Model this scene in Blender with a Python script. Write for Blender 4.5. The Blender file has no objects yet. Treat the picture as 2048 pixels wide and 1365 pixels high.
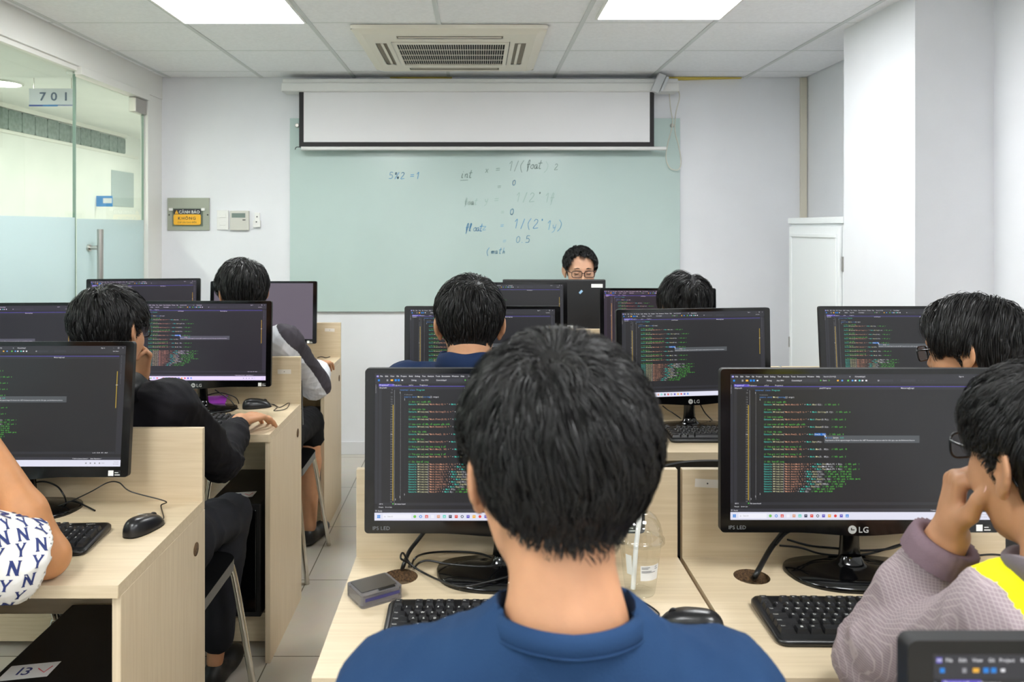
import bpy, bmesh, math, random
import numpy as np
from mathutils import Vector, Matrix, Euler
from mathutils.bvhtree import BVHTree

# ------------------------------------------------------------------ camera, world, exposure
SC = bpy.context.scene
COL = SC.collection
EYE = 1.51                      # camera height; the lens is shifted, the camera itself is level
FOC = 1575.0                    # focal length in pixels of the 2048 wide frame
cam_data = bpy.data.cameras.new('camera')
cam_data.sensor_width = 36.0
cam_data.lens = FOC / 2048 * 36.0
cam_data.shift_x = 69.0 / 2048
cam_data.shift_y = -227.5 / 2048
cam_data.clip_start = 0.05
cam_data.dof.use_dof = True
cam_data.dof.focus_distance = 2.3
cam_data.dof.aperture_fstop = 7.0
cam = bpy.data.objects.new('camera', cam_data)
cam.location = (0, 0, EYE)
cam.rotation_euler = (math.radians(90), 0, 0)
COL.objects.link(cam)
SC.camera = cam
SC.view_settings.view_transform = 'Standard'
SC.view_settings.look = 'None'
SC.view_settings.exposure = 0.0
SC.view_settings.gamma = 1.0
SC.view_settings.use_curve_mapping = False
world = bpy.data.worlds.new('world')
SC.world = world
world.use_nodes = True
world.node_tree.nodes['Background'].inputs[0].default_value = (0.8, 0.85, 0.9, 1)
world.node_tree.nodes['Background'].inputs[1].default_value = 0.15
SC.cycles.use_denoising = True
SC.cycles.max_bounces = 10
SC.cycles.diffuse_bounces = 6
SC.cycles.transparent_max_bounces = 16
SC.cycles.caustics_reflective = False
SC.cycles.caustics_refractive = False
LIGHT = 34.0                     # radiance of the ceiling panels

# ------------------------------------------------------------------ materials
MATS = {}

def srgb(r, g=None, b=None):
    if g is None: r, g, b = r
    out = []
    for c in (r, g, b):
        c = c / 255.0
        out.append(c / 12.92 if c <= 0.04045 else ((c + 0.055) / 1.055) ** 2.4)
    return (out[0], out[1], out[2], 1.0)

def mat(name, col=(200, 200, 200), rough=0.5, metal=0.0, spec=0.5, emit=None, estr=1.0, **kw):
    if name in MATS: return MATS[name]
    m = bpy.data.materials.new(name)
    m.use_nodes = True
    b = m.node_tree.nodes['Principled BSDF']
    b.inputs['Base Color'].default_value = srgb(col)
    b.inputs['Roughness'].default_value = rough
    b.inputs['Metallic'].default_value = metal
    b.inputs['Specular IOR Level'].default_value = spec
    if emit is not None:
        b.inputs['Emission Color'].default_value = srgb(emit)
        b.inputs['Emission Strength'].default_value = estr
    for k, v in kw.items():
        b.inputs[k.replace('_', ' ')].default_value = v
    MATS[name] = m
    return m

def nodes_of(m):
    nt = m.node_tree
    return nt, nt.nodes, nt.links, nt.nodes['Principled BSDF']

def noise_mat(name, col_a, col_b, scale=(10, 10, 10), detail=4, rough=0.5, bump=0.0, bscale=None, spec=0.5, lo=0.35, hi=0.65, **kw):
    """two tones mixed by noise stretched along object axes, with an optional bump"""
    if name in MATS: return MATS[name]
    m = mat(name, col_a, rough, spec=spec, **kw)
    nt, N, L, b = nodes_of(m)
    tc = N.new('ShaderNodeTexCoord'); mp = N.new('ShaderNodeMapping'); nz = N.new('ShaderNodeTexNoise')
    mp.inputs['Scale'].default_value = scale
    nz.inputs['Scale'].default_value = 1.0; nz.inputs['Detail'].default_value = detail
    L.new(tc.outputs['Object'], mp.inputs['Vector']); L.new(mp.outputs[0], nz.inputs['Vector'])
    cr = N.new('ShaderNodeValToRGB')
    cr.color_ramp.elements[0].position = lo; cr.color_ramp.elements[1].position = hi
    cr.color_ramp.elements[0].color = srgb(col_a); cr.color_ramp.elements[1].color = srgb(col_b)
    L.new(nz.outputs['Fac'], cr.inputs[0]); L.new(cr.outputs[0], b.inputs['Base Color'])
    if bump:
        bn = N.new('ShaderNodeBump'); bn.inputs['Strength'].default_value = bump; bn.inputs['Distance'].default_value = 0.002
        if bscale is not None:
            n2 = N.new('ShaderNodeTexNoise'); n2.inputs['Scale'].default_value = bscale; n2.inputs['Detail'].default_value = 5
            L.new(tc.outputs['Object'], n2.inputs['Vector']); L.new(n2.outputs['Fac'], bn.inputs['Height'])
        else:
            L.new(nz.outputs['Fac'], bn.inputs['Height'])
        L.new(bn.outputs[0], b.inputs['Normal'])
    return m

def glass_mat(name, tint=(235, 242, 238), gloss=0.0, rough=0.0, ior=1.45, veil=0.0, veil_col=(230, 240, 240)):
    """thin architectural glass: see-through plus Fresnel reflection, optionally a milky film"""
    if name in MATS: return MATS[name]
    m = bpy.data.materials.new(name); m.use_nodes = True
    nt = m.node_tree; N = nt.nodes; L = nt.links
    N.remove(N['Principled BSDF']); out = N['Material Output']
    tr = N.new('ShaderNodeBsdfTransparent'); tr.inputs[0].default_value = srgb(tint)
    gl = N.new('ShaderNodeBsdfGlossy'); gl.inputs['Roughness'].default_value = rough
    fr = N.new('ShaderNodeFresnel'); fr.inputs[0].default_value = ior
    mx = N.new('ShaderNodeMixShader')
    ge = N.new('ShaderNodeNewGeometry'); inv = N.new('ShaderNodeMath'); inv.operation = 'SUBTRACT'; inv.inputs[0].default_value = 1.0
    mu = N.new('ShaderNodeMath'); mu.operation = 'MULTIPLY'
    L.new(ge.outputs['Backfacing'], inv.inputs[1]); L.new(fr.outputs[0], mu.inputs[0]); L.new(inv.outputs[0], mu.inputs[1])   # the pane's far face does not mirror from inside
    fr = mu
    if gloss:
        ad = N.new('ShaderNodeMath'); ad.inputs[1].default_value = gloss
        L.new(fr.outputs[0], ad.inputs[0]); L.new(ad.outputs[0], mx.inputs[0])
    else:
        L.new(fr.outputs[0], mx.inputs[0])
    base = tr
    if veil:
        df = N.new('ShaderNodeBsdfDiffuse'); df.inputs[0].default_value = srgb(veil_col)
        tl = N.new('ShaderNodeBsdfTranslucent'); tl.inputs[0].default_value = srgb(veil_col)
        m1 = N.new('ShaderNodeMixShader'); m1.inputs[0].default_value = 0.5
        L.new(df.outputs[0], m1.inputs[1]); L.new(tl.outputs[0], m1.inputs[2])
        m2 = N.new('ShaderNodeMixShader'); m2.inputs[0].default_value = veil
        L.new(tr.outputs[0], m2.inputs[1]); L.new(m1.outputs[0], m2.inputs[2])
        base = m2
    L.new(base.outputs[0], mx.inputs[1]); L.new(gl.outputs[0], mx.inputs[2])
    L.new(mx.outputs[0], out.inputs[0])
    MATS[name] = m
    return m

WHITE_WALL = noise_mat('white_wall_paint', (230, 231, 235), (226, 227, 231), (3, 3, 3), 5, 0.55, 0.12, 90.0)
PILLAR = WHITE_WALL
TILE_C = noise_mat('ceiling_tile', (242, 243, 246), (236, 237, 240), (60, 60, 60), 6, 0.85, 0.25, 260.0, spec=0.2)
TBAR = mat('ceiling_bar_paint', (206, 210, 210), 0.5)
PLASTIC_W = mat('white_plastic', (232, 231, 228), 0.4)
CREAM = mat('cream_plastic', (226, 220, 206), 0.45)
BLACK = mat('black_plastic', (14, 14, 15), 0.35)
GLOSSB = mat('gloss_black_plastic', (7, 7, 8), 0.12)
MATTEB = mat('matt_black_plastic', (22, 22, 23), 0.55)
STEEL = mat('brushed_steel', (188, 184, 178), 0.32, 1.0)
CHROME = mat('chrome_tube', (205, 200, 190), 0.18, 1.0)
WOOD_X = noise_mat('ash_laminate_along', (207, 190, 161), (193, 174, 144), (5, 120, 120), 5, 0.42, 0.05, lo=0.3, hi=0.75)
WOOD_Z = noise_mat('ash_laminate_upright', (212, 195, 167), (199, 180, 151), (150, 150, 5), 5, 0.45, 0.05, lo=0.3, hi=0.75)
CHIP = noise_mat('bare_chipboard', (120, 92, 62), (66, 48, 32), (260, 260, 260), 6, 0.9, 0.5)
PAPER = mat('white_paper', (228, 228, 226), 0.6)
PAPER_G = mat('pale_sticker', (214, 208, 200), 0.5)
INK = mat('black_ink', (30, 30, 34), 0.7)

# ------------------------------------------------------------------ mesh helper
class MB:
    def __init__(s):
        s.v = []; s.f = []; s.m = []; s.s = []; s.n = 0
    def add(s, vs, fs, mi=0, smooth=False, M=None):
        if M is not None: vs = [M @ Vector(v) for v in vs]
        k = s.n
        s.v.extend(tuple(v) for v in vs); s.n += len(vs)
        for f in fs:
            s.f.append(tuple(i + k for i in f)); s.m.append(mi); s.s.append(smooth)
    def box(s, x0, x1, y0, y1, z0, z1, mi=0, M=None):
        vs = [(x, y, z) for x in (x0, x1) for y in (y0, y1) for z in (z0, z1)]
        s.add(vs, [(0, 1, 3, 2), (4, 6, 7, 5), (0, 4, 5, 1), (2, 3, 7, 6), (0, 2, 6, 4), (1, 5, 7, 3)], mi, False, M)
    def prism(s, pts, a, b, mi=0, axis='z', M=None, smooth=False):
        """outline pts (2d, counter-clockwise) extruded from a to b along axis"""
        n = len(pts)
        def P(p, h):
            return {'z': (p[0], p[1], h), 'y': (p[0], h, p[1]), 'x': (h, p[0], p[1])}[axis]
        vs = [P(p, a) for p in pts] + [P(p, b) for p in pts]
        side = [(i, (i + 1) % n, n + (i + 1) % n, n + i) for i in range(n)]
        caps = [tuple(range(n - 1, -1, -1)), tuple(range(n, 2 * n))]
        if axis == 'y':
            side = [t[::-1] for t in side]; caps = [t[::-1] for t in caps]
        s.add(vs, caps, mi, False, M)
        s.add(vs, side, mi, smooth, M)
    def tube(s, pts, r, n=8, mi=0, M=None, closed=False):
        P = [Vector(p) for p in pts]; m = len(P)
        R = r if isinstance(r, (list, tuple)) else [r] * m
        vs = []; up = None
        for i, p in enumerate(P):
            if closed: t = P[(i + 1) % m] - P[i - 1]
            else: t = P[min(i + 1, m - 1)] - P[max(i - 1, 0)]
            t.normalize()
            if up is None:
                a = Vector((0, 0, 1)) if abs(t.z) < 0.9 else Vector((1, 0, 0))
                up = t.cross(a).normalized()
            up = (up - t * up.dot(t)).normalized()
            q = t.cross(up)
            for k in range(n):
                an = 2 * math.pi * k / n
                vs.append(p + (up * math.cos(an) + q * math.sin(an)) * R[i])
        fs = []
        for i in range(m if closed else m - 1):
            j = (i + 1) % m
            for k in range(n):
                fs.append((i * n + k, i * n + (k + 1) % n, j * n + (k + 1) % n, j * n + k))
        s.add(vs, fs, mi, True, M)
        if not closed:
            s.add(vs[:n], [tuple(range(n - 1, -1, -1))], mi, False, M)
            s.add(vs[-n:], [tuple(range(n))], mi, False, M)
    def lathe(s, prof, n=24, mi=0, M=None, caps=True, smooth=True):
        """prof: list of (radius, z) from bottom to top"""
        vs = []
        for r, z in prof:
            for k in range(n):
                a = 2 * math.pi * k / n
                vs.append((r * math.cos(a), r * math.sin(a), z))
        fs = []
        for i in range(len(prof) - 1):
            for k in range(n):
                fs.append((i * n + k, i * n + (k + 1) % n, (i + 1) * n + (k + 1) % n, (i + 1) * n + k))
        s.add(vs, fs, mi, smooth, M)
        if caps:
            if prof[0][0] > 1e-6: s.add(vs[:n], [tuple(range(n - 1, -1, -1))], mi, False, M)
            if prof[-1][0] > 1e-6: s.add(vs[-n:], [tuple(range(n))], mi, False, M)
    def mesh(s, name, mats):
        me = bpy.data.meshes.new(name)
        me.from_pydata(s.v, [], s.f)
        for m in mats: me.materials.append(m)
        me.polygons.foreach_set('material_index', s.m)
        me.polygons.foreach_set('use_smooth', s.s)
        me.update()
        return me

def rrect(x0, x1, y0, y1, r, n=4):
    pts = []
    for cx, cy, a0 in ((x1 - r, y0 + r, -90), (x1 - r, y1 - r, 0), (x0 + r, y1 - r, 90), (x0 + r, y0 + r, 180)):
        for k in range(n + 1):
            a = math.radians(a0 + 90 * k / n)
            pts.append((cx + r * math.cos(a), cy + r * math.sin(a)))
    return pts

def spline(pts, n=8):
    """Catmull-Rom through the points"""
    P = [Vector(p) for p in pts]; out = []
    for i in range(len(P) - 1):
        p0 = P[max(i - 1, 0)]; p1 = P[i]; p2 = P[i + 1]; p3 = P[min(i + 2, len(P) - 1)]
        for k in range(n):
            t = k / n
            out.append(0.5 * ((2 * p1) + (p2 - p0) * t + (2 * p0 - 5 * p1 + 4 * p2 - p3) * t * t + (3 * p1 - p0 - 3 * p2 + p3) * t ** 3))
    out.append(P[-1])
    return out

def tag(o, label=None, cat=None, group=None, kind=None):
    if label: o['label'] = label
    if cat: o['category'] = cat
    if group: o['group'] = group
    if kind: o['kind'] = kind
    return o

def obj(name, mb, mats, parent=None, loc=None, rot=None, bevel=0.0, seg=2, label=None):
    if not isinstance(mats, (list, tuple)): mats = [mats]
    me = mb.mesh(name, mats) if isinstance(mb, MB) else mb
    o = bpy.data.objects.new(name, me); COL.objects.link(o)
    if parent: o.parent = parent
    if loc: o.location = loc
    if rot: o.rotation_euler = rot
    if bevel:
        b = o.modifiers.new('bevel', 'BEVEL'); b.width = bevel; b.segments = seg; b.limit_method = 'ANGLE'
        b.angle_limit = math.radians(40); b.harden_normals = False
    if label: o['label'] = label
    return o

def thing(name, label, cat, loc=(0, 0, 0), rz=0.0, group=None):
    o = bpy.data.objects.new(name, None); COL.objects.link(o)
    o.empty_display_size = 0.05
    o.location = loc; o.rotation_euler = (0, 0, rz)
    return tag(o, label, cat, group)

def struct(name, mb, mats, bevel=0.0, parent=None):
    o = obj(name, mb, mats, parent, bevel=bevel)
    if parent is None: o['kind'] = 'structure'
    return o

def dup(root, loc=None, rz=None, label=None, group=None, skip=()):
    def cp(o, par):
        c = o.copy(); COL.objects.link(c)
        if par is not None: c.parent = par
        for ch in list(o.children):
            if ch.name.split('.')[0] in skip: continue
            cp(ch, c)
        return c
    r = cp(root, None)
    if loc is not None: r.location = loc
    if rz is not None: r.rotation_euler = (0, 0, rz)
    if label: r['label'] = label
    if group: r['group'] = group
    return r

def wp(px, py, d):
    """the place seen at pixel (px, py) of the photograph, d metres ahead of the camera"""
    return Vector(((px - 955) * d / FOC, d, EYE - (py - 455) * d / FOC))

# ------------------------------------------------------------------ lettering as real flat polygons
_glyph = {}
def glyph(ch, bold=0.0, res=3, shear=0.0):
    key = (ch, bold, res, shear)
    if key in _glyph: return _glyph[key]
    c = bpy.data.curves.new('glyph', 'FONT'); c.body = ch; c.resolution_u = res; c.offset = bold; c.shear = shear
    o = bpy.data.objects.new('glyph', c); COL.objects.link(o)
    bpy.context.view_layer.update()
    dg = bpy.context.evaluated_depsgraph_get(); ev = o.evaluated_get(dg); m = ev.to_mesh()
    vs = [(v.co.x, v.co.y) for v in m.vertices]
    fs = [tuple(p.vertices) for p in m.polygons]
    ev.to_mesh_clear()
    bpy.data.objects.remove(o); bpy.data.curves.remove(c)
    w = max((v[0] for v in vs), default=0.3) + 0.06
    if ch == ' ': w = 0.3
    _glyph[key] = (vs, fs, w)
    return _glyph[key]

def text_into(mb, s, x, y, size, mi, depth, mono=None, bold=0.0, anchor='l', axis='xz', sx=1.0, res=3, shear=0.0, M=None, track=0.0):
    """write s with its baseline at (x, y) in the plane axis='xz' (facing -Y at depth) or 'xy' (facing up)"""
    W = 0.0
    adv = []
    for ch in s:
        g = glyph(ch, bold, res, shear)
        a = mono if mono else (g[2] * size * sx + track)
        adv.append(a); W += a
    cx = x - (W / 2 if anchor == 'c' else W if anchor == 'r' else 0)
    for ch, a in zip(s, adv):
        vs, fs, w = glyph(ch, bold, res, shear)
        if vs:
            off = 0.0
            if mono:
                off = max(0.0, (mono - (w - 0.06) * size * sx) / 2) if ch not in "" else 0.0
            if axis == 'xz':
                V = [(cx + off + v[0] * size * sx, depth, y + v[1] * size) for v in vs]
            else:
                V = [(cx + off + v[0] * size * sx, y + v[1] * size, depth) for v in vs]
            mb.add(V, fs, mi, False, M)
        cx += a
    return W
# ------------------------------------------------------------------ the room
CEIL = 2.505
XL, XR, YB, YF = -2.10, 2.19, -2.3, 5.24
rng = random.Random(5)

def slab(name, x0, x1, y0, y1, z0, z1, m, bevel=0.0):
    b = MB(); b.box(x0, x1, y0, y1, z0, z1)
    return struct(name, b, m, bevel)

# glossy stone floor tiles, 60 cm
FLOOR = mat('floor_tile', (205, 198, 186), 0.13)
nt, N, L, bs = nodes_of(FLOOR)
tc = N.new('ShaderNodeTexCoord'); mp = N.new('ShaderNodeMapping'); mp.inputs['Location'].default_value = (0.13, 0.23, 0)
br = N.new('ShaderNodeTexBrick'); br.offset = 0.0; br.squash = 1.0
br.inputs['Scale'].default_value = 1.0; br.inputs['Brick Width'].default_value = 0.6; br.inputs['Row Height'].default_value = 0.6
br.inputs['Mortar Size'].default_value = 0.0025; br.inputs['Mortar Smooth'].default_value = 0.2
br.inputs['Color1'].default_value = srgb(208, 201, 189); br.inputs['Color2'].default_value = srgb(202, 195, 183); br.inputs['Mortar'].default_value = srgb(120, 112, 100)
nz = N.new('ShaderNodeTexNoise'); nz.inputs['Scale'].default_value = 14; nz.inputs['Detail'].default_value = 6
mx = N.new('ShaderNodeMix'); mx.data_type = 'RGBA'; mx.blend_type = 'MULTIPLY'; mx.inputs[0].default_value = 0.12
L.new(tc.outputs['Object'], mp.inputs[0]); L.new(mp.outputs[0], br.inputs['Vector']); L.new(tc.outputs['Object'], nz.inputs['Vector'])
L.new(br.outputs['Color'], mx.inputs[6]); L.new(nz.outputs['Color'], mx.inputs[7]); L.new(mx.outputs[2], bs.inputs['Base Color'])
slab('floor', -3.8, 2.4, YB - 0.1, 8.8, -0.1, 0.0, FLOOR)

slab('wall_front', XL - 0.06, XR + 0.15, YF, YF + 0.15, 0, 2.62, WHITE_WALL)
slab('wall_right', XR, XR + 0.15, YB, YF, 0, 2.62, WHITE_WALL)
slab('wall_back', XL - 0.06, XR + 0.15, YB - 0.15, YB, 0, 2.62, WHITE_WALL)
slab('wall_pillar', 1.856, XR, 3.34, 3.99, 0, CEIL + 0.005, WHITE_WALL)
b = MB(); b.box(XL, XR, YF - 0.012, YF, 0, 0.086)
struct('baseboard_front', b, mat('baseboard_paint', (222, 223, 226), 0.4), 0.003)

# ceiling: bars, tiles, dark void above
gx = [-2.70, -2.05, -1.434, -0.82, -0.19, 0.51, 1.15, 1.78, 2.40]
gy = [5.60, 5.04, 4.45, 3.84, 3.24, 2.64, 2.04, 1.44, 0.84, 0.24, -0.36, -0.96, -1.56, -2.16, -2.76]
LIGHTS = [(-1.434, 3.24, 0.0), (0.555, 3.165, 0.0), (-1.434, 0.24, 0), (0.555, 0.24, 0), (-1.434, -1.56, 0), (0.555, -1.56, 0)]
cb = MB()
for i in range(len(gx) - 1):
    for j in range(len(gy) - 1):
        x0, x1 = max(gx[i], XL) , min(gx[i + 1], XR)
        y1, y0 = min(gy[j], YF), max(gy[j + 1], YB)
        if x1 - x0 < 0.03 or y1 - y0 < 0.03: continue
        if i == 2 and any(abs(gy[j + 1] - l[1]) < 0.12 for l in LIGHTS): continue          # a light panel takes the place of this tile
        dz = rng.uniform(0, 0.0015)
        cb.box(x0 + 0.008, x1 - 0.008, y0 + 0.006, y1 - 0.006, CEIL + 0.003 + dz, CEIL + 0.016, 0)
for x in gx[1:-1]:
    cb.box(x - 0.011, x + 0.011, YB, YF, CEIL, CEIL + 0.012, 1)
    cb.box(x - 0.003, x + 0.003, YB, YF, CEIL + 0.012, CEIL + 0.04, 1)
for y in gy[1:-1]:
    for i in range(len(gx) - 1):
        x0, x1 = max(gx[i], XL) + 0.011, min(gx[i + 1], XR) - 0.011
        cb.box(x0, x1, y - 0.006, y + 0.006, CEIL + 0.0035, CEIL + 0.012, 1)
struct('ceiling', cb, [TILE_C, TBAR])
slab('ceiling_void', XL - 0.2, XR + 0.15, YB - 0.15, YF + 0.15, 2.62, 2.66, mat('dark_void', (60, 60, 58), 0.9))
# yellow foam showing where two ceiling tiles sag at the front wall
b = MB()
b.add([(-0.58, 5.215, 2.502), (-0.17, 5.215, 2.488), (-0.17, 5.215, 2.508), (-0.58, 5.215, 2.507),
       (-0.58, 5.239, 2.502), (-0.17, 5.239, 2.488), (-0.17, 5.239, 2.508), (-0.58, 5.239, 2.507)],
      [(0, 1, 2, 3), (7, 6, 5, 4), (0, 4, 5, 1), (1, 5, 6, 2), (2, 6, 7, 3), (3, 7, 4, 0)])
b.add([(1.22, 5.215, 2.485), (1.75, 5.215, 2.498), (1.75, 5.215, 2.504), (1.22, 5.215, 2.508),
       (1.22, 5.239, 2.485), (1.75, 5.239, 2.498), (1.75, 5.239, 2.504), (1.22, 5.239, 2.508)],
      [(0, 1, 2, 3), (7, 6, 5, 4), (0, 4, 5, 1), (1, 5, 6, 2), (2, 6, 7, 3), (3, 7, 4, 0)])
struct('trim_1', b, mat('yellow_foam', (206, 186, 92), 0.8))

# ceiling light panels: the lamps of the room
PANEL = mat('lit_panel_diffuser', (255, 255, 255), 0.6, emit=(252, 254, 255), estr=LIGHT)
wheres = ['left of the air conditioner', 'right of the air conditioner', 'over the camera on the left', 'over the camera on the right', 'at the back left', 'at the back right']
for k, (x, y, _) in enumerate(LIGHTS):
    t = thing('ceiling_light', 'square glowing white light panel set into the ceiling ' + wheres[k], 'light', (x + 0.305, y + 0.3, CEIL), 0, 'ceiling light panels')
    b = MB()
    w, h = 0.30, 0.29
    for a in ((-w, w, -h, -h + 0.012), (-w, w, h - 0.012, h), (-w, -w + 0.012, -h + 0.012, h - 0.012), (w - 0.012, w, -h + 0.012, h - 0.012)):
        b.box(a[0], a[1], a[2], a[3], -0.006, 0.008)
    obj('frame', b, PLASTIC_W, t)
    b = MB(); b.box(-w + 0.012, w - 0.012, -h + 0.012, h - 0.012, -0.004, 0.002)
    obj('diffuser', b, PANEL, t)

# ------------------------------------------------------------------ left side: glass front and corridor
GX = -2.13
FRAME = mat('white_frame_paint', (228, 227, 222), 0.4)
b = MB()
b.box(-2.19, -2.096, YB, YF, 2.36, 2.62)
b.box(-2.17, -2.11, YB, 4.155, 2.335, 2.36)
b.box(-2.17, -2.088, 4.155, 5.02, 2.318, 2.362)
b.box(-2.148, -2.10, 5.02, YF, 0, 2.36)
struct('wall_left', b, FRAME, 0.002)
GLASS = glass_mat('clear_door_glass', (240, 246, 243))
EDGE = mat('green_glass_edge', (138, 158, 148), 0.2)
FILM = glass_mat('frosted_film', (232, 242, 246), veil=0.62, veil_col=(212, 223, 228), rough=0.25)
b = MB(); b.box(GX - 0.006, GX + 0.006, YB, 4.155, 0.0, 2.34)
w1 = struct('window_1', b, GLASS)
b = MB(); b.box(GX + 0.0075, GX + 0.0085, YB, 4.150, 0.02, 1.562)
obj('frosted_film', b, FILM, w1, label='pale blue frosted film on the lower glass')
b = MB(); b.box(GX - 0.0065, GX + 0.0065, 4.1552, 4.1568, 0, 2.33)
obj('polished_edge', b, EDGE, w1)
b = MB(); b.box(GX - 0.006, GX + 0.006, 4.166, 5.008, 0.01, 2.308)
d1 = struct('door_1', b, GLASS)
b = MB(); b.box(GX + 0.0075, GX + 0.0085, 4.17, 5.004, 0.02, 1.556)
obj('frosted_film', b, FILM, d1, label='pale blue frosted film on the lower glass')
b = MB(); b.box(GX - 0.0065, GX + 0.0065, 4.164, 4.1655, 0.01, 2.308); b.box(GX - 0.0065, GX + 0.0065, 5.0085, 5.011, 0.01, 2.308)
obj('polished_edge', b, EDGE, d1)
b = MB(); b.box(GX - 0.022, GX + 0.022, 4.86, 5.015, 2.225, 2.316)
obj('hinge', b, STEEL, d1, bevel=0.003)
b = MB(); b.tube([(-2.055, 4.29, 0.72), (-2.055, 4.29, 1.50)], 0.016, 16)
for z in (0.82, 1.398): b.tube([(GX, 4.29, z), (-2.055, 4.29, z)], 0.011, 12); b.tube([(GX + 0.009, 4.29, z), (GX + 0.02, 4.29, z)], 0.02, 14)
obj('door_handle', b, STEEL, d1)

CORR = noise_mat('corridor_paint', (232, 233, 231), (226, 228, 226), (3, 3, 3), 4, 0.6)
slab('wall_corridor', -3.75, -3.63, YB, 8.7, 0, 2.60, CORR)
slab('wall_corridor_end', -3.63, -2.0, 8.6, 8.7, 0, 2.60, CORR)
slab('wall_corridor_near', -3.63, -2.2, YB - 0.1, YB, 0, 2.60, CORR)
slab('wall_corridor_right', -2.19, -2.08, YF + 0.15, 8.6, 0, 2.60, CORR)
slab('ceiling_corridor', -3.75, -2.19, YB, 8.7, 2.46, 2.55, CORR)
b = MB(); b.box(-3.63, -3.60, YB, 8.1, 2.425, 2.46); b.box(-3.63, -3.615, YB, 8.4, 2.235, 2.262)
struct('trim_2', b, FRAME, 0.002)
BLK = noise_mat('rough_glass_block', (128, 142, 138), (96, 112, 110), (30, 30, 30), 4, 0.35, 0.6)
b = MB(); y = 1.0
while y < 8.05:
    w = rng.uniform(0.165, 0.19)
    b.prism(rrect(y, y + w - 0.006, 2.262, 2.425 - rng.uniform(0, 0.012), 0.02, 3), -3.632, -3.606, 0, 'x')
    y += w
struct('window_2', b, BLK)
b = MB()
b.box(-3.63, -3.622, 7.80, 8.30, 1.72, 2.08)
tag(obj('notice_board', b, mat('grey_glass_board', (168, 180, 184), 0.25), bevel=0.002), 'grey glass board on the corridor wall behind the glass door', 'board')
CL = mat('corridor_lamp', (255, 255, 255), 0.5, emit=(255, 252, 240), estr=120)
for k, (x, y) in enumerate(((-3.12, 5.15), (-2.92, 3.9), (-2.92, 3.0), (-2.92, 2.0), (-2.92, 0.6), (-2.92, -0.9), (-2.66, 7.7), (-2.46, 6.4))):  # only the first lamp is known; the others are unseen, added to brighten the corridor
    t = thing('downlight', 'round glowing downlight in the corridor ceiling ' + ['above the room number', 'level with the front row, added unseen fill', 'level with the second row, added unseen fill', 'level with the nearest left desk, added unseen fill', 'beside the camera, added unseen fill', 'by the back wall, added unseen fill', 'at its far end, added unseen fill', 'past the glass door, added unseen fill'][k], 'light', (x, y, 2.46), 0, 'corridor downlights')
    b = MB(); b.lathe([(0.135, 0.0), (0.135, -0.01), (0.12, -0.014), (0.118, -0.002)], 28, caps=False); obj('rim', b, FRAME, t)
    b = MB(); b.lathe([(0.119, -0.006), (0.119, -0.003)], 28); obj('lens', b, CL, t)

# hanging room number and the small blue sign, both in the corridor
t = thing('room_number_sign', 'white hanging sign reading 701 in the corridor behind the glass', 'sign', (-2.70, 5.0, 2.28))
b = MB(); b.box(-0.147, 0.147, 0, 0.012, -0.002, 0.112); obj('plate', b, mat('sign_white', (228, 230, 240), 0.4), t)
b = MB(); text_into(b, '7', -0.082, 0.036, 0.074, 0, -0.0015, sx=1.15, bold=0.02); text_into(b, '0', -0.010, 0.036, 0.074, 0, -0.0015, sx=1.15, bold=0.02); text_into(b, '1', 0.066, 0.036, 0.074, 0, -0.0015, sx=1.15, bold=0.02)
obj('numerals', b, mat('sign_slate', (92, 108, 136), 0.5), t)
b = MB(); b.box(-0.147, -0.06, -0.002, -0.0005, -0.002, 0.009, 0); b.box(-0.06, 0.035, -0.002, -0.0005, -0.002, 0.009, 1); b.box(0.035, 0.147, -0.002, -0.0005, 0.004, 0.008, 0)
obj('stripe', b, [mat('sign_navy', (70, 92, 170), 0.5), mat('sign_blue', (70, 140, 210), 0.5)], t)
b = MB(); b.tube([(-0.12, 0.006, 0.11), (-0.12, 0.006, 0.18)], 0.002, 6); b.tube([(0.12, 0.006, 0.11), (0.12, 0.006, 0.18)], 0.002, 6); obj('hanger', b, STEEL, t)
t = thing('door_plate', 'small blue and white sign projecting from the corridor wall', 'sign', (-3.53, 7.5, 1.71))
b = MB(); b.box(-0.1, 0.052, 0, 0.008, -0.002, 0.10); obj('plate', b, mat('sign_blue_bright', (58, 140, 214), 0.5), t)
b = MB(); b.box(-0.035, 0.048, -0.002, -0.0005, 0.03, 0.078); obj('field', b, mat('sign_white', (228, 230, 240), 0.4), t)

# ------------------------------------------------------------------ air conditioner cassette
t = thing('air_conditioner', 'cream four-way air conditioner cassette with slatted grille set in the ceiling', 'air conditioner', (-0.14, 4.38, CEIL))
b = MB()
A, B2 = 0.49, 0.52
def ring(b, o, zo, i, zi, mi=0, r=0.03, ri=0.01):
    po = rrect(-o[0], o[0], -o[1], o[1], r, 4); pi = rrect(-i[0], i[0], -i[1], i[1], ri, 4); n = len(po)
    vs = [(p[0], p[1], zo) for p in po] + [(p[0], p[1], zi) for p in pi]
    b.add(vs, [(k, n + k, n + (k + 1) % n, (k + 1) % n) for k in range(n)], mi, True)
ring(b, (A, B2), 0.0, (A - 0.005, B2 - 0.005), -0.018)
ring(b, (A - 0.005, B2 - 0.005), -0.018, (A - 0.055, B2 - 0.055), -0.034)
# flat face with four blower slots and the centre intake left open
def face(b, x0, x1, y0, y1, z=-0.034):
    b.add([(x0, y0, z), (x0, y1, z), (x1, y1, z), (x1, y0, z)], [(0, 1, 2, 3)])
a, c = A - 0.055, B2 - 0.055
face(b, -a, -0.30, -c, c - 0.0) if False else None
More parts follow.
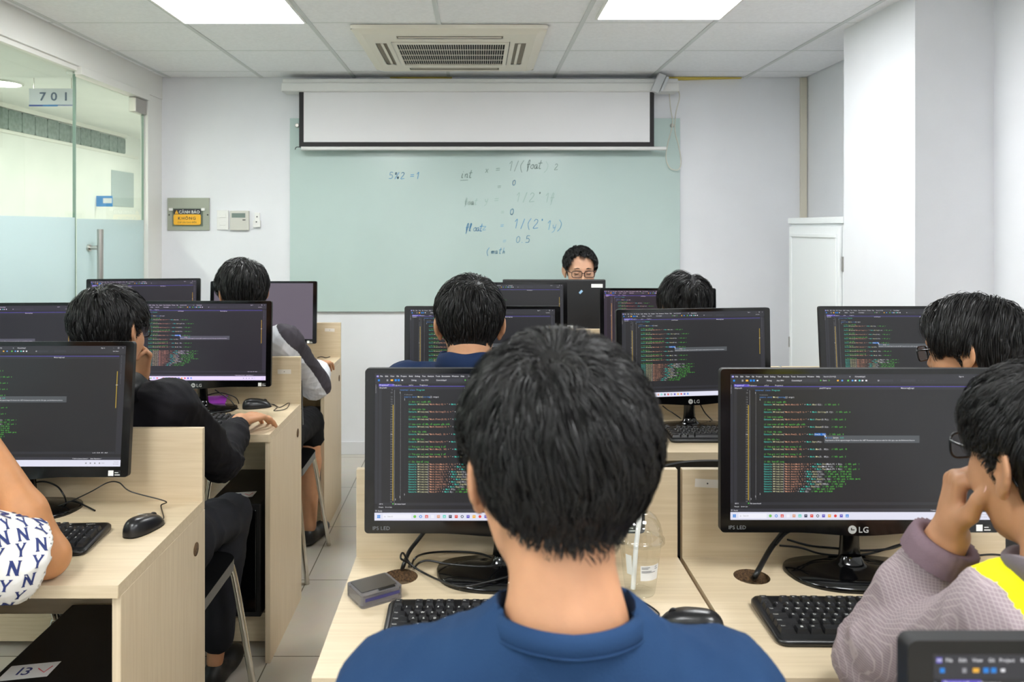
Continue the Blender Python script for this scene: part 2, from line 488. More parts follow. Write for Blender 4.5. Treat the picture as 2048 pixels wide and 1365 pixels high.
# outer to inner bands round the slots
for sx in (-1, 1):
    xs = sorted((sx * a, sx * 0.395)); face(b, xs[0], xs[1], -c, c)
    xs = sorted((sx * 0.395, sx * 0.335)); face(b, xs[0], xs[1], -c, -0.27); face(b, xs[0], xs[1], 0.27, c)
    xs = sorted((sx * 0.335, sx * 0.31)); face(b, xs[0], xs[1], -c, c)
for sy in (-1, 1):
    ys = sorted((sy * c, sy * 0.425)); face(b, -0.31, 0.31, ys[0], ys[1])
    ys = sorted((sy * 0.425, sy * 0.365)); face(b, -0.31, -0.27, ys[0], ys[1]); face(b, 0.27, 0.31, ys[0], ys[1])
    ys = sorted((sy * 0.365, sy * 0.30)); face(b, -0.31, 0.31, ys[0], ys[1])
obj('panel', b, CREAM, t)
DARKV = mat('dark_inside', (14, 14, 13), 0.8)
VENT_SHADE = mat('shaded_vent_plastic', (128, 119, 103), 0.6)  # plates close the slots, coloured darker for the shade inside the recess
b = MB()
for sx in (-1, 1):
    x0, x1 = sorted((sx * 0.335, sx * 0.395)); b.box(x0, x1, -0.27, 0.27, -0.030, -0.024)
for sy in (-1, 1):
    y0, y1 = sorted((sy * 0.365, sy * 0.425)); b.box(-0.27, 0.27, y0, y1, -0.031, -0.024)
obj('air_outlet', b, VENT_SHADE, t)
for sx in (-1, 1):
    b = MB(); b.prism([(sx * 0.352, -0.038), (sx * 0.366, -0.038), (sx * 0.370, -0.0295), (sx * 0.356, -0.0295)][::(1 if sx > 0 else -1)], -0.262, 0.262, 0, 'y'); obj('louvre', b, CREAM, t)
for sy in (-1, 1):
    b = MB(); b.prism([(sy * 0.384, -0.036), (sy * 0.388, -0.036), (sy * 0.390, -0.0305), (sy * 0.386, -0.0305)][::(1 if sy > 0 else -1)], -0.262, 0.262, 0, 'x'); obj('louvre', b, CREAM, t)
b = MB()
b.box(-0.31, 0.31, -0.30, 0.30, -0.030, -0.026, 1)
for x0, x1, y0, y1 in ((-0.306, 0.306, -0.296, -0.255), (-0.306, 0.306, 0.265, 0.296), (-0.306, -0.285, -0.255, 0.265), (0.285, 0.306, -0.255, 0.265)):
    b.box(x0, x1, y0, y1, -0.038, -0.02)
for k in range(1, 46):
    x = -0.285 + 0.57 * k / 46; b.box(x - 0.0015, x + 0.0015, -0.255, 0.265, -0.036, -0.034)
for k in range(1, 4):
    y = -0.255 + 0.52 * k / 4; b.box(-0.285, 0.285, y - 0.0035, y + 0.0035, -0.037, -0.0345)
obj('intake_grille', b, [CREAM, DARKV], t)

# ------------------------------------------------------------------ glass board with handwriting
t = thing('glass_whiteboard', 'pale green glass writing board with handwritten sums on the front wall', 'whiteboard', (0.05, 5.225, 0.95))
b = MB(); b.box(-1.293, 1.292, -0.008, 0.0, 0.0, 1.283)
obj('pane', b, noise_mat('mint_glass', (184, 202, 198), (188, 206, 202), (1.5, 1.5, 1.5), 3, 0.16, spec=0.35), t, bevel=0.002)
for x in (-1.243, 1.238):
    for z in (1.235, 0.05):
        b = MB(); b.lathe([(0.014, 0), (0.014, 0.010), (0.011, 0.014)], 16, M=Matrix.Translation((x, -0.008, z)) @ Matrix.Rotation(math.pi / 2, 4, 'X')); obj('standoff', b, STEEL, t)

STROKE = {
 '5': [[(.75, 1), (.25, 1), (.2, .58), (.5, .65), (.75, .4), (.6, .08), (.1, .05)]],
 '%': [[(.1, .95), (.3, .95), (.3, .7), (.1, .7), (.1, .95)], [(.8, 1), (.1, 0)], [(.6, .3), (.8, .3), (.8, .05), (.6, .05), (.6, .3)]],
 '2': [[(.15, .8), (.35, 1), (.65, .9), (.6, .6), (.1, .02), (.8, .06)]],
 '=': [[(.1, .62), (.75, .66)], [(.1, .36), (.75, .4)]],
 '1': [[(.2, .75), (.5, 1), (.4, .02)]],
 '_': [[(0, -.1), (.9, -.06)]],
 'i': [[(.3, .55), (.2, .05), (.4, .05)], [(.38, .8), (.4, .84)]],
 'n': [[(.1, .5), (.12, .05)], [(.12, .35), (.4, .55), (.5, .4), (.45, .05), (.6, .1)]],
 't': [[(.45, 1), (.25, .1), (.5, .05)], [(.1, .65), (.65, .7)]],
 'x': [[(.1, .55), (.5, .05)], [(.55, .55), (.05, .02)]],
 '/': [[(.6, 1.05), (.2, -.05)]],
 '(': [[(.6, 1.1), (.25, .6), (.3, .2), (.5, -.15)]],
 ')': [[(.2, 1.1), (.55, .7), (.45, .2), (.1, -.15)]],
 'f': [[(.2, -.3), (.35, .3), (.5, .95), (.35, 1.0), (.2, .4), (.3, -.1)], [(.1, .5), (.6, .55)]],
 'l': [[(.2, 0.05), (.5, .9), (.35, 1), (.25, .3), (.4, .03)]],
 'o': [[(.45, .5), (.15, .4), (.15, .1), (.45, .05), (.5, .4), (.35, .52), (.6, .45)]],
 'a': [[(.5, .5), (.2, .45), (.1, .15), (.3, .03), (.5, .4), (.48, .06), (.65, .1)]],
 '0': [[(.45, .95), (.15, .7), (.15, .2), (.45, .02), (.72, .3), (.7, .75), (.45, .95)]],
 'y': [[(.15, .55), (.25, .2), (.5, .3)], [(.6, .6), (.4, -.1), (.1, -.3)]],
 '*': [[(.1, .9), (.4, .65)], [(.4, .92), (.12, .62)], [(.25, .95), (.25, .6)]],
 'z': [[(.1, .55), (.55, .55), (.05, .05), (.6, .08)]],
 '.': [[(.3, .03), (.34, .06)]],
 'm': [[(.05, .45), (.1, .05), (.2, .4), (.35, .45), (.35, .05), (.5, .4), (.65, .42), (.65, .05)]],
 'h': [[(.3, 1), (.15, .05), (.3, .4), (.5, .4), (.5, .05)]],
 's': [[(.5, .5), (.2, .5), (.2, .3), (.5, .2), (.4, .03), (.1, .05)]],
}
def write(mb, s, x, z, h, sp=1.0, w=0.003, mi=0, rise=0.0):
    """pen strokes as thin flat ribbons on the glass, x/z in board space"""
    cx = x
    for ch in s:
        if ch == ' ': cx += h * 0.45 * sp; continue
        for st in STROKE.get(ch, []):
            pts = [Vector((cx + p[0] * h * 0.75 + p[1] * h * 0.12, 0, z + p[1] * h + rise * (cx - x))) for p in st]
            if len(pts) > 2: pts = spline(pts, 4)
            ww = w * rng.uniform(0.75, 1.15)
            for p, q in zip(pts[:-1], pts[1:]):
                d = (q - p)
                if d.length < 1e-6: continue
                d.normalize(); nrm = Vector((-d.z, 0, d.x)) * ww / 2
                e = d * ww * 0.3
                P = [p - nrm - e, q - nrm + e, q + nrm + e, p + nrm - e]
                mb.add([(v.x, -0.0088, v.z) for v in P], [(0, 1, 2, 3)], mi)
        cx += h * 0.72 * sp
    return cx
BLUE_INK = mat('blue_marker', (74, 148, 200), 0.6); GREY_INK = mat('grey_marker', (100, 120, 114), 0.6)
FADE_INK = mat('faded_marker', (152, 180, 172), 0.6); FADE_B = mat('faded_blue_marker', (112, 170, 204), 0.6)
def bx(px): return (px - 955) * 5.215 / FOC - 0.05
def bz(py): return EYE - (py - 455) * 5.215 / FOC - 0.95
b = MB()
K = 5.215 / FOC
write(b, '5%2 =1', bx(777), bz(358), 13 * K, 1.25, 0.0042, 0)
write(b, 'int', bx(921), bz(356), 15 * K, 0.7, 0.0042, 1); write(b, '_', bx(921), bz(359), 22 * K, 1, .003, 1)
write(b, 'x =', bx(970), bz(346), 14 * K, 1.25, 0.0035, 1); write(b, '1/(', bx(1015), bz(342), 19 * K, 0.8, 0.0035, 1)
write(b, 'foat', bx(1052), bz(338), 17 * K, 0.62, 0.0045, 1); write(b, ')', bx(1087), bz(343), 18 * K, 1, 0.003, 2); write(b, '2', bx(1108), bz(340), 12 * K, 1, .0035, 1)
write(b, '=', bx(994), bz(380), 12 * K, 1, 0.003, 1); write(b, '0', bx(1024), bz(371), 11 * K, 1, 0.004, 0)
write(b, 'foat', bx(928), bz(410), 13 * K, 0.7, 0.0038, 2); write(b, 'y =', bx(968), bz(407), 15 * K, 1.1, 0.0035, 2)
write(b, '1/2', bx(1030), bz(404), 18 * K, 1.05, 0.0038, 2); write(b, '*', bx(1077), bz(394), 10 * K, 1, .003, 1); write(b, '1f', bx(1088), bz(405), 18 * K, 0.85, .0038, 2)
write(b, '=', bx(1001), bz(430), 11 * K, 1, 0.003, 2); write(b, '0', bx(1019), bz(430), 13 * K, 1, 0.0038, 3)
write(b, 'fl oat', bx(930), bz(463), 15 * K, 0.55, 0.0045, 0); write(b, 'z', bx(965), bz(461), 14 * K, 1, 0.004, 3)
write(b, '=', bx(1000), bz(457), 11 * K, 1, .0035, 3); write(b, '1/(2', bx(1026), bz(457), 18 * K, 1.0, 0.0042, 0)
write(b, '*', bx(1082), bz(447), 9 * K, 1, .003, 0); write(b, '1y)', bx(1092), bz(460), 18 * K, 0.85, 0.004, 3)
write(b, '=', bx(1005), bz(488), 11 * K, 1, .003, 3); write(b, '0.5', bx(1031), bz(486), 14 * K, 0.95, .0042, 3)
write(b, '(', bx(971), bz(510), 13 * K, 1, .004, 0); write(b, 'math', bx(982), bz(508), 12 * K, 0.85, .0042, 3)
obj('handwriting', b, [BLUE_INK, GREY_INK, FADE_INK, FADE_B], t)

# ------------------------------------------------------------------ projection screen
t = thing('projection_screen', 'roll-down projection screen, partly lowered over the top of the green board', 'screen', (0.0, 5.12, 2.39))
b = MB(); b.box(-1.27, 1.305, -0.035, 0.10, 0.0, 0.055); b.box(-1.265, 1.30, -0.02, 0.08, 0.055, 0.085)
obj('housing', b, mat('screen_case_white', (222, 222, 220), 0.4), t, bevel=0.006)
b = MB(); b.box(-1.13, 1.12, 0.0, 0.001, -0.325, 0.01); obj('fabric', b, mat('screen_fabric', (226, 225, 227), 0.8), t)
b = MB(); b.box(-1.16, -1.13, -0.0005, 0.0015, -0.355, 0.01); b.box(1.12, 1.148, -0.0005, 0.0015, -0.355, 0.01); b.box(-1.13, 1.12, -0.0005, 0.0015, -0.355, -0.325)
obj('border', b, mat('screen_border', (44, 42, 44), 0.8), t)
b = MB(); b.tube([(-1.145, 0, -0.367), (1.225, 0, -0.367)], 0.0125, 12); obj('weight_bar', b, mat('screen_case_white', (222, 222, 220), 0.4), t)
b = MB(); b.tube(spline([(-1.14, 0, -0.36), (-1.175, -0.004, -0.358), (-1.185, -0.004, -0.375)], 4), 0.003, 6); obj('hook', b, BLACK, t)
M = Matrix.Translation((1.165, -0.06, 0.03)) @ Matrix.Rotation(math.radians(24), 4, 'Y')
b = MB(); b.box(-0.035, 0.015, -0.02, 0.02, -0.05, 0.075, M=M); b.box(0.018, 0.035, -0.03, 0.02, -0.03, 0.07, M=M)
obj('end_bracket', b, mat('bracket_grey', (196, 198, 200), 0.4), t, bevel=0.003)
# cables that hang down beside the screen
CORD = mat('cream_cord', (206, 202, 188), 0.6)
b = MB()
b.tube(spline([wp(1330, 150, 5.19), wp(1337, 175, 5.19), wp(1341, 215, 5.19), wp(1345, 248, 5.19), wp(1336, 285, 5.19), wp(1332, 315, 5.19), wp(1340, 336, 5.19), wp(1356, 340, 5.19), wp(1362, 325, 5.19), wp(1358, 295, 5.19), wp(1350, 262, 5.19), wp(1352, 225, 5.19), wp(1359, 195, 5.19), wp(1355, 176, 5.19), wp(1347, 168, 5.19)], 8), 0.003, 6)
tag(obj('hanging_cable', b, CORD), 'cream cable looped down beside the right end of the projection screen', 'cable')
b = MB(); b.prism(rrect(2.143, 2.186, YF - 0.02, YF, 0.003, 2), 0, CEIL - 0.002); tag(obj('cable_trunking', b, mat('aged_trunking', (212, 206, 190), 0.5)), 'narrow beige cable trunking running up the front right corner', 'trunking')

# ------------------------------------------------------------------ small things on the front wall
def on_wall(px, py): return wp(px, py, 5.232)
t = thing('warning_sign_box', 'grey-green wall plate holding a black and yellow warning sign', 'sign', (0, 0, 0))
p0, p1 = on_wall(335, 461), on_wall(419, 396)
t.location = (p0.x, 5.238, p0.z); W, H = p1.x - p0.x, p1.z - p0.z
b = MB(); b.box(0, W, -0.010, 0, 0, H); obj('plate', b, mat('sage_metal', (160, 164, 150), 0.45), t, bevel=0.002)
b = MB(); b.box(0.037, 0.237, -0.018, -0.0105, 0.026, 0.147); obj('holder', b, glass_mat('clear_acrylic', (236, 240, 238)), t)
b = MB()
b.prism([(x, z) for x, z in rrect(0.046, 0.226, 0.036, 0.106, 0.012, 4)], -0.0215, -0.0185, 1, 'y')
b.prism([(x, z) for x, z in rrect(0.046, 0.226, 0.1062, 0.142, 0.008, 4)], -0.0215, -0.0185, 0, 'y')
b.add([(0.054, -0.022, 0.110), (0.079, -0.022, 0.110), (0.0665, -0.022, 0.134)], [(0, 1, 2)], 1)
b.add([(0.0655, -0.0224, 0.115), (0.0675, -0.0224, 0.115), (0.0675, -0.0224, 0.126), (0.0655, -0.0224, 0.126)], [(0, 1, 2, 3)], 0)
text_into(b, 'CẢNH BÁO', 0.151, 0.1125, 0.027, 2, -0.022, anchor='c', bold=0.015, sx=0.93)
text_into(b, 'KHÔNG', 0.136, 0.071, 0.026, 0, -0.022, anchor='c', bold=0.02, track=0.003, sx=1.05)
text_into(b, 'CÚP CẦU DAO ĐIỆN', 0.136, 0.048, 0.0135, 0, -0.022, anchor='c', sx=0.95)
obj('sign_face', b, [mat('sign_charcoal', (46, 46, 52), 0.5), mat('sign_yellow', (240, 180, 44), 0.5), PAPER], t)
for x in (0.014, 0.228):
    b = MB(); b.box(x, x + 0.024, -0.022, -0.0105, 0.13, 0.148); obj('clip', b, PLASTIC_W, t, bevel=0.002)
b = MB()
for x in (0.013, 0.268): b.lathe([(0.005, 0), (0.004, 0.003)], 10, M=Matrix.Translation((x, -0.0105, 0.103)) @ Matrix.Rotation(math.pi / 2, 4, 'X'))
obj('screw', b, MATTEB, t)

t = thing('light_switch', 'white double rocker light switch beside the warning sign', 'light switch', on_wall(445.5, 460))
b = MB(); b.box(-0.038, 0.038, -0.004, 0.006, 0, 0.130); obj('plate', b, PLASTIC_W, t, bevel=0.002)
for z in (0.03, 0.082):
    b = MB(); b.box(-0.018, 0.022, -0.008, -0.0045, z, z + 0.024); obj('rocker', b, PLASTIC_W, t, bevel=0.0015)
t = thing('thermostat', 'cream wall thermostat with a small grey display', 'thermostat', on_wall(480, 461))
b = MB(); b.box(-0.063, 0.063, -0.016, 0.006, 0, 0.130); obj('body', b, mat('warm_grey_plastic', (206, 204, 196), 0.45), t, bevel=0.004)
b = MB(); b.box(-0.050, 0.040, -0.0175, -0.0165, 0.084, 0.114); obj('display', b, mat('lcd_grey', (118, 132, 126), 0.3), t)
b = MB(); b.box(0.022, 0.042, -0.0185, -0.0165, 0.066, 0.072); obj('button', b, MATTEB, t)
t = thing('remote_holder', 'small white plastic holder with two dark screws right of the thermostat', 'wall holder', on_wall(514.5, 455))
b = MB(); b.box(-0.017, 0.017, -0.004, 0.006, 0.045, 0.098); b.box(-0.024, 0.024, -0.020, 0.006, 0.0, 0.046); obj('body', b, PLASTIC_W, t, bevel=0.003)
b = MB()
for z, y in ((0.07, -0.004), (0.036, -0.0205)): b.lathe([(0.0045, 0), (0.0045, 0.002)], 10, M=Matrix.Translation((0.0, y, z)) @ Matrix.Rotation(math.pi / 2, 4, 'X'))
obj('screw', b, MATTEB, t)

# ------------------------------------------------------------------ white cupboard past the pillar
t = thing('cupboard', 'tall white cupboard with a moulded door standing behind the pillar', 'cupboard', (1.868, 3.998, 0))
CW = mat('cupboard_white', (232, 235, 236), 0.35)
b = MB(); b.box(0.002, 0.318, 0.0, 0.70, 0, 1.53); b.box(-0.012, 0.318, 0.0, 0.712, 1.53, 1.565); obj('body', b, CW, t, bevel=0.003)
b = MB(); b.box(-0.014, 0.0, 0.035, 0.69, 0.06, 1.515)
b.box(-0.022, -0.014, 0.06, 0.66, 1.455, 1.475); b.box(-0.022, -0.014, 0.06, 0.08, 0.12, 1.455); b.box(-0.022, -0.014, 0.64, 0.66, 0.12, 1.455); b.box(-0.022, -0.014, 0.08, 0.64, 0.12, 0.14)
dr = obj('door', b, CW, t, bevel=0.003)
b = MB(); b.box(-0.004, 0.006, 0.02, 0.042, 1.285, 1.36); obj('hinge', b, STEEL, dr, bevel=0.001)
b = MB(); b.box(-0.02, -0.012, 0.672, 0.685, 0.80, 0.86); obj('lock', b, STEEL, dr, bevel=0.001)
# ------------------------------------------------------------------ desks
DESK_Z = 0.795
def hole_plate(b, x0, x1, y0, y1, z0, z1, cx, cy, r, mi=0, mi_hole=1, n=28):
    bm = bmesh.new()
    outer = [bm.verts.new((x, y, z1)) for x, y in ((x0, y0), (x1, y0), (x1, y1), (x0, y1))]
    inner = [bm.verts.new((cx + r * math.cos(2 * math.pi * k / n), cy + r * math.sin(2 * math.pi * k / n), z1)) for k in range(n)]
    es = [bm.edges.new((outer[i], outer[(i + 1) % 4])) for i in range(4)] + [bm.edges.new((inner[i], inner[(i + 1) % n])) for i in range(n)]
    bmesh.ops.triangle_fill(bm, edges=es, use_beauty=True)
    bmesh.ops.recalc_face_normals(bm, faces=bm.faces[:])
    bm.verts.index_update()
    vs = [v.co.copy() for v in bm.verts]; fs = []
    for f in bm.faces:
        idx = tuple(v.index for v in f.verts)
        if f.normal.z < 0: idx = idx[::-1]
        fs.append(idx)
    bm.free()
    b.add(vs, fs, mi); b.add([(v.x, v.y, z0) for v in vs], [f[::-1] for f in fs], mi)
    c = [(x0, y0), (x1, y0), (x1, y1), (x0, y1)]
    b.add([(p[0], p[1], z0) for p in c] + [(p[0], p[1], z1) for p in c], [(i, (i + 1) % 4, 4 + (i + 1) % 4, 4 + i) for i in range(4)], mi)
    ci = [(cx + r * math.cos(2 * math.pi * k / n), cy + r * math.sin(2 * math.pi * k / n)) for k in range(n)]
    b.add([(p[0], p[1], z0) for p in ci] + [(p[0], p[1], z1) for p in ci], [((i + 1) % n, i, n + i, n + (i + 1) % n) for i in range(n)], mi_hole, True)

def desk(x0, x1, y_back, D, label, group, sticker=None, side_hole=True, hole_x=0.09, top=0.985):
    """computer desk: worktop, two side panels, rear screen panel standing above the top, low shelf"""
    W = x1 - x0
    t = thing('computer_desk', label, 'desk', ((x0 + x1) / 2, y_back - D, 0), 0, group)
    h = W / 2
    b = MB(); hole_plate(b, -h, h, 0, D, DESK_Z - 0.026, DESK_Z, -h + hole_x, D - 0.095, 0.036)
    obj('desktop', b, [WOOD_X, CHIP], t, bevel=0.0012, seg=1)
    for s in (-1, 1):
        xa, xb = sorted((s * h, s * (h - 0.018)))
        b = MB(); b.box(xa, xb, 0.012, D + 0.017, 0.0, DESK_Z - 0.0262)
        p = obj('side_panel', b, WOOD_Z, t, bevel=0.001, seg=1)
        if side_hole and s == 1:
            b = MB(); b.lathe([(0.017, 0), (0.017, 0.0015), (0.0, 0.0016)], 20, M=Matrix.Translation((h, D - 0.05, DESK_Z - 0.105)) @ Matrix.Rotation(math.pi / 2, 4, 'Y'))
            obj('cable_hole', b, CHIP, p)
    b = MB(); b.box(-h + 0.0005, h - 0.0005, D, D + 0.017, DESK_Z - 0.0255, top); b.box(-h + 0.0185, h - 0.0185, D, D + 0.017, 0.50, DESK_Z - 0.0265)
    pt = obj('screen_panel', b, WOOD_X, t, bevel=0.001, seg=1)
    b = MB(); b.box(-h + 0.0185, h - 0.0185, 0.10, D + 0.015, 0.115, 0.133); b.box(-h + 0.0185, h - 0.0185, 0.10, 0.118, 0.03, 0.1148)
    obj('shelf', b, WOOD_X, t, bevel=0.001, seg=1)
    if sticker:
        sx, sz, rot = sticker
        M = Matrix.Translation((sx, D - 0.0006, sz)) @ Matrix.Rotation(rot, 4, 'Y')
        b = MB(); b.box(-0.027, 0.027, -0.0005, 0.0003, -0.009, 0.009, 0, M); b.lathe([(0.0018, 0), (0.0018, 0.0004)], 8, 1, M @ Matrix.Translation((0, -0.0005, 0)) @ Matrix.Rotation(math.pi / 2, 4, 'X'))
        obj('sticker', b, [PAPER_G, INK], t, label='small pale paper sticker')
    return t

LG_ = 'wooden computer desks on the left'; RG_ = 'wooden computer desks in the middle and on the right'
XA, XB = -0.717, -1.408
desk(XB, XA, 2.055, 0.484, 'light wooden desk holding the keyboard and mouse, nearest on the left', LG_, None)
desk(XB, XA, 3.19, 0.477, 'light wooden desk with the purple notebook on it', LG_, (0.28, 0.925, 0.0))
desk(XB - 0.035, XA - 0.035, 4.33, 0.477, 'light wooden desk under the blank grey screen, farthest left', LG_, (0.285, 0.945, 0.03))
desk(XB - 0.69, XB - 0.002, 3.19, 0.477, 'light wooden desk beside the glass wall, second row', LG_, None)
desk(XB - 0.69, XB - 0.04, 4.33, 0.477, 'light wooden desk beside the glass door, front row', LG_, None)
desk(-0.263, 0.434, 1.706, 0.458, 'light wooden desk behind the person in the navy T-shirt with cup on it', RG_, None, hole_x=0.105, side_hole=False)
desk(0.443, 1.145, 1.706, 0.458, 'light wooden desk at which the yellow and grey jacket leans', RG_, (0.055 - 0.351, 0.955, 0.06), hole_x=0.118, side_hole=False)
desk(-0.283, 0.425, 2.96, 0.46, 'light wooden desk in front of the person with the blue collar', RG_, None)
desk(0.432, 1.14, 2.96, 0.46, 'light wooden desk with empty black chair, second row', RG_, None)
desk(1.147, 1.845, 2.96, 0.46, 'light wooden desk at right in front of the person with glasses', RG_, None)
desk(-0.283, 0.44, 4.06, 0.46, 'light wooden desk just before the teacher, left one of the pair', RG_, None)
desk(0.447, 1.15, 4.06, 0.46, 'light wooden desk just before the teacher, right one of the pair', RG_, None)
desk(0.29, 1.03, 0.725, 0.30, 'light wooden desk carrying the nearest monitor at bottom right', RG_, None)
t = thing('teacher_desk', 'light wooden table behind which the teacher sits', 'table', (0.40, 4.15, 0))
b = MB(); b.box(-0.50, 0.55, 0.0, 0.36, 0.765, 0.79); obj('tabletop', b, WOOD_X, t, bevel=0.002)
for x in (-0.48, 0.50):
    b = MB(); b.box(x, x + 0.02, 0.02, 0.34, 0, 0.7645); obj('side_panel', b, WOOD_Z, t, bevel=0.001)
b = MB(); b.box(-0.4595, 0.4995, 0.03, 0.046, 0.30, 0.7645); obj('modesty_panel', b, WOOD_X, t, bevel=0.001)

# ------------------------------------------------------------------ what the screens show: a code editor
def emat(name, col, s=1.0, tinted=True):
    m = mat(name, (6, 6, 6), 0.35, spec=0.4, emit=col, estr=s)
    if tinted:
        nt, N, L, bs = nodes_of(m)
        oi = N.new('ShaderNodeObjectInfo'); mx = N.new('ShaderNodeMix'); mx.data_type = 'RGBA'; mx.blend_type = 'MULTIPLY'; mx.inputs[0].default_value = 1.0
        mx.inputs[6].default_value = srgb(col); L.new(oi.outputs['Color'], mx.inputs[7]); L.new(mx.outputs[2], bs.inputs['Emission Color'])
    return m
SM = [emat('px_ground', (40, 40, 43)), emat('px_bar', (58, 58, 66)), emat('px_purple', (92, 80, 190)), emat('px_white', (235, 235, 240)),
      emat('px_grey', (150, 150, 155)), emat('px_green', (92, 196, 74)), emat('px_teal', (78, 210, 190)), emat('px_cream', (232, 228, 180)),
      emat('px_orange', (222, 160, 130)), emat('px_blue', (86, 150, 225)), emat('px_taskbar', (226, 226, 242)), emat('px_yellow', (178, 150, 50)),
      emat('px_select', (24, 112, 200)), emat('px_tip', (82, 86, 90)), emat('px_icon_red', (225, 70, 60)), emat('px_icon_blue', (20, 130, 220)),
      emat('px_icon_gold', (240, 180, 60)), emat('px_icon_dark', (40, 50, 80)), emat('px_icon_green', (120, 200, 90)), emat('px_midbar', (50, 50, 56)), emat('px_pill', (240, 240, 250))]
G, BAR, PUR, WHT, GRY, GRN, TEAL, CRM, ORG, BLU, TSK, YEL, SEL, TIP, IRED, IBLU, IGLD, IDRK, IGRN, MID, PILL = range(21)
U = 0.527 / 1920
def build_screen():
    b = MB()
    lay = [0]
    def R(x, y, w, h, mi, d=1):
        dd = -0.00008 * d
        X0, X1 = (x - 960) * U, (x + w - 960) * U; Z1, Z0 = (540 - y) * U, (540 - y - h) * U
        b.add([(X0, dd, Z0), (X1, dd, Z0), (X1, dd, Z1), (X0, dd, Z1)], [(0, 1, 2, 3)], mi)
    def T(s, x, y, mi, px=15, anchor='l', bold=0.0, mono=None):
        # y = middle of the lower-case letters
        text_into(b, s, (x - 960) * U, (540 - y - px * 0.26) * U, px * U, mi, -0.0006, mono=mono * U if mono else None, anchor=anchor, bold=bold, sx=0.92, res=2)
    b.box(-960 * U, 960 * U, 0, 0.002, -540 * U, 540 * U, G)
    R(0, 0, 1920, 72, MID); R(0, 72, 1920, 20, G, 2)
    # menu row
    R(12, 12, 16, 16, PUR, 3); T('∞', 20, 20, WHT, 20, 'c')
    for s, x in (('File', 48), ('Edit', 87), ('View', 129), ('Git', 169), ('Project', 213), ('Build', 266), ('Debug', 315), ('Test', 363), ('Analyze', 413), ('Tools', 466), ('Extensions', 526), ('Window', 595), ('Help', 649)):
        T(s, x, 20, WHT, 15, 'c', 0.008)
    R(680, 8, 215, 24, BAR, 3); T('Search (Ctrl+Q)', 690, 20, WHT, 14); T('o', 880, 19, WHT, 18)
    R(918, 8, 84, 24, BAR, 3); T('ConsoleApp3', 960, 20, WHT, 14, 'c', 0.01)
    T('Sign in', 1690, 20, WHT, 14); T('–', 1800, 20, WHT, 16); T('□', 1842, 20, WHT, 18); T('×', 1885, 20, WHT, 20)
    # tool row
    R(22, 42, 14, 14, IBLU, 3); R(86, 42, 12, 14, GRY, 3); R(116, 42, 18, 13, IGLD, 3); R(146, 41, 15, 15, IBLU, 3); R(168, 41, 15, 15, IBLU, 3); R(196, 44, 12, 9, WHT, 3)
    R(262, 38, 108, 22, BAR, 3); T('Debug', 289, 49, WHT, 14, 'c', .008); T('Any CPU', 370, 49, WHT, 14, 'c', .008); R(450, 38, 200, 22, BAR, 3); T('ConsoleApp3', 492, 49, WHT, 14, 'c', .008)
    T('▶', 664, 49, GRN, 15); T('Start', 684, 49, WHT, 15); T('▷', 726, 49, GRN, 15)
    for x, c in ((790, IGLD), (822, BLU), (866, GRN), (898, BLU), (920, WHT), (950, TEAL), (972, WHT), (1000, WHT), (1090, GRY)): R(x, 43, 13, 11, c, 3)
    R(1105, 40, 100, 18, BAR, 3); R(1260, 40, 110, 18, BAR, 3); T('Live Share', 1800, 49, WHT, 13)
    for x in (1235, 1390, 1420, 1445, 1480, 1500): R(x, 45, 8, 8, BAR, 3)
    # tabs
    R(28, 76, 112, 17, PUR, 3); T('Program.cs*', 34, 85, WHT, 14, 'l', 0.012); T('× Program.cs', 128, 85, WHT, 13); T('ex3.cs', 252, 85, WHT, 13); T('Program.cs', 332, 85, WHT, 13)
    R(28, 91, 1832, 4, PUR, 4)
    R(28, 95, 1832, 20, MID, 3); T('C# prac01', 32, 105, WHT, 13, 'l', .01); T('prac01.Program', 660, 105, WHT, 13, 'l', .012); T('Main(string[] args)', 1262, 105, WHT, 13, 'l', .012)
    R(0, 76, 22, 880, MID, 2)
    for k, s in enumerate('Toolbox'): T(s, 5, 86 + k * 9, WHT, 10)
    for k, s in enumerate('Solution Explorer'): T(s, 1880, 90 + k * 9, GRY, 10)
    for k, s in enumerate('Properties'): T(s, 1880, 260 + k * 9, GRY, 10)
    R(1866, 76, 54, 930, MID, 2)
    # code area
    R(28, 116, 22, 832, MID, 2)
    R(132, 230, 6, 704, YEL, 3); R(144, 120, 2, 860, GRY, 2); R(190, 150, 1.2, 780, GRY, 2); R(222, 250, 1.2, 670, BAR, 2)
    R(1846, 230, 7, 330, YEL, 3); R(1840, 352, 20, 3, WHT, 4)
    ys = {9: 121, 10: 140, 11: 172}
    for n in range(12, 54): ys[n] = 190 + (n - 12) * 18.35
    for n in range(9, 54): T(str(n), 131, ys[n], WHT if n == 26 else GRY, 14, 'r', mono=8.3)
    A = 8.3
    def code(n, col, segs):
        x = 183 + col * A
        for s, c in segs:
            T(s, x, ys[n] if isinstance(n, int) else n, c, 14.6, mono=A, bold=0.012)
            x += len(s) * A
    code(9, 0, [('internal class ', BLU), ('Program', TEAL)]); code(10, 0, [('{', WHT)])
    T('0 references', 218, 155, GRY, 12)
    code(11, 4, [('static void ', BLU), ('Main', CRM), ('(', WHT), ('string', BLU), ('[] args)', WHT)]); code(12, 4, [('{', WHT)])
    def cl(n, expr, res=None):
        # expr like Abs(-5)
        i = expr.find('('); seg = [('Console', TEAL), ('.', WHT), ('WriteLine', CRM), ('(', WHT), ('"Math.' + expr + ' = "', ORG), (' + ', WHT), ('Math', TEAL), ('.', WHT)]
        if i > 0: seg += [(expr[:i], CRM), (expr[i:] + ');', WHT)]
        else: seg += [(expr + ');', WHT)]
        if res: seg.append(('  // Kết quả: ' + res, GRN))
        code(n, 8, seg)
    def cm(n, s): code(n, 8, [('// ' + s, GRN)])
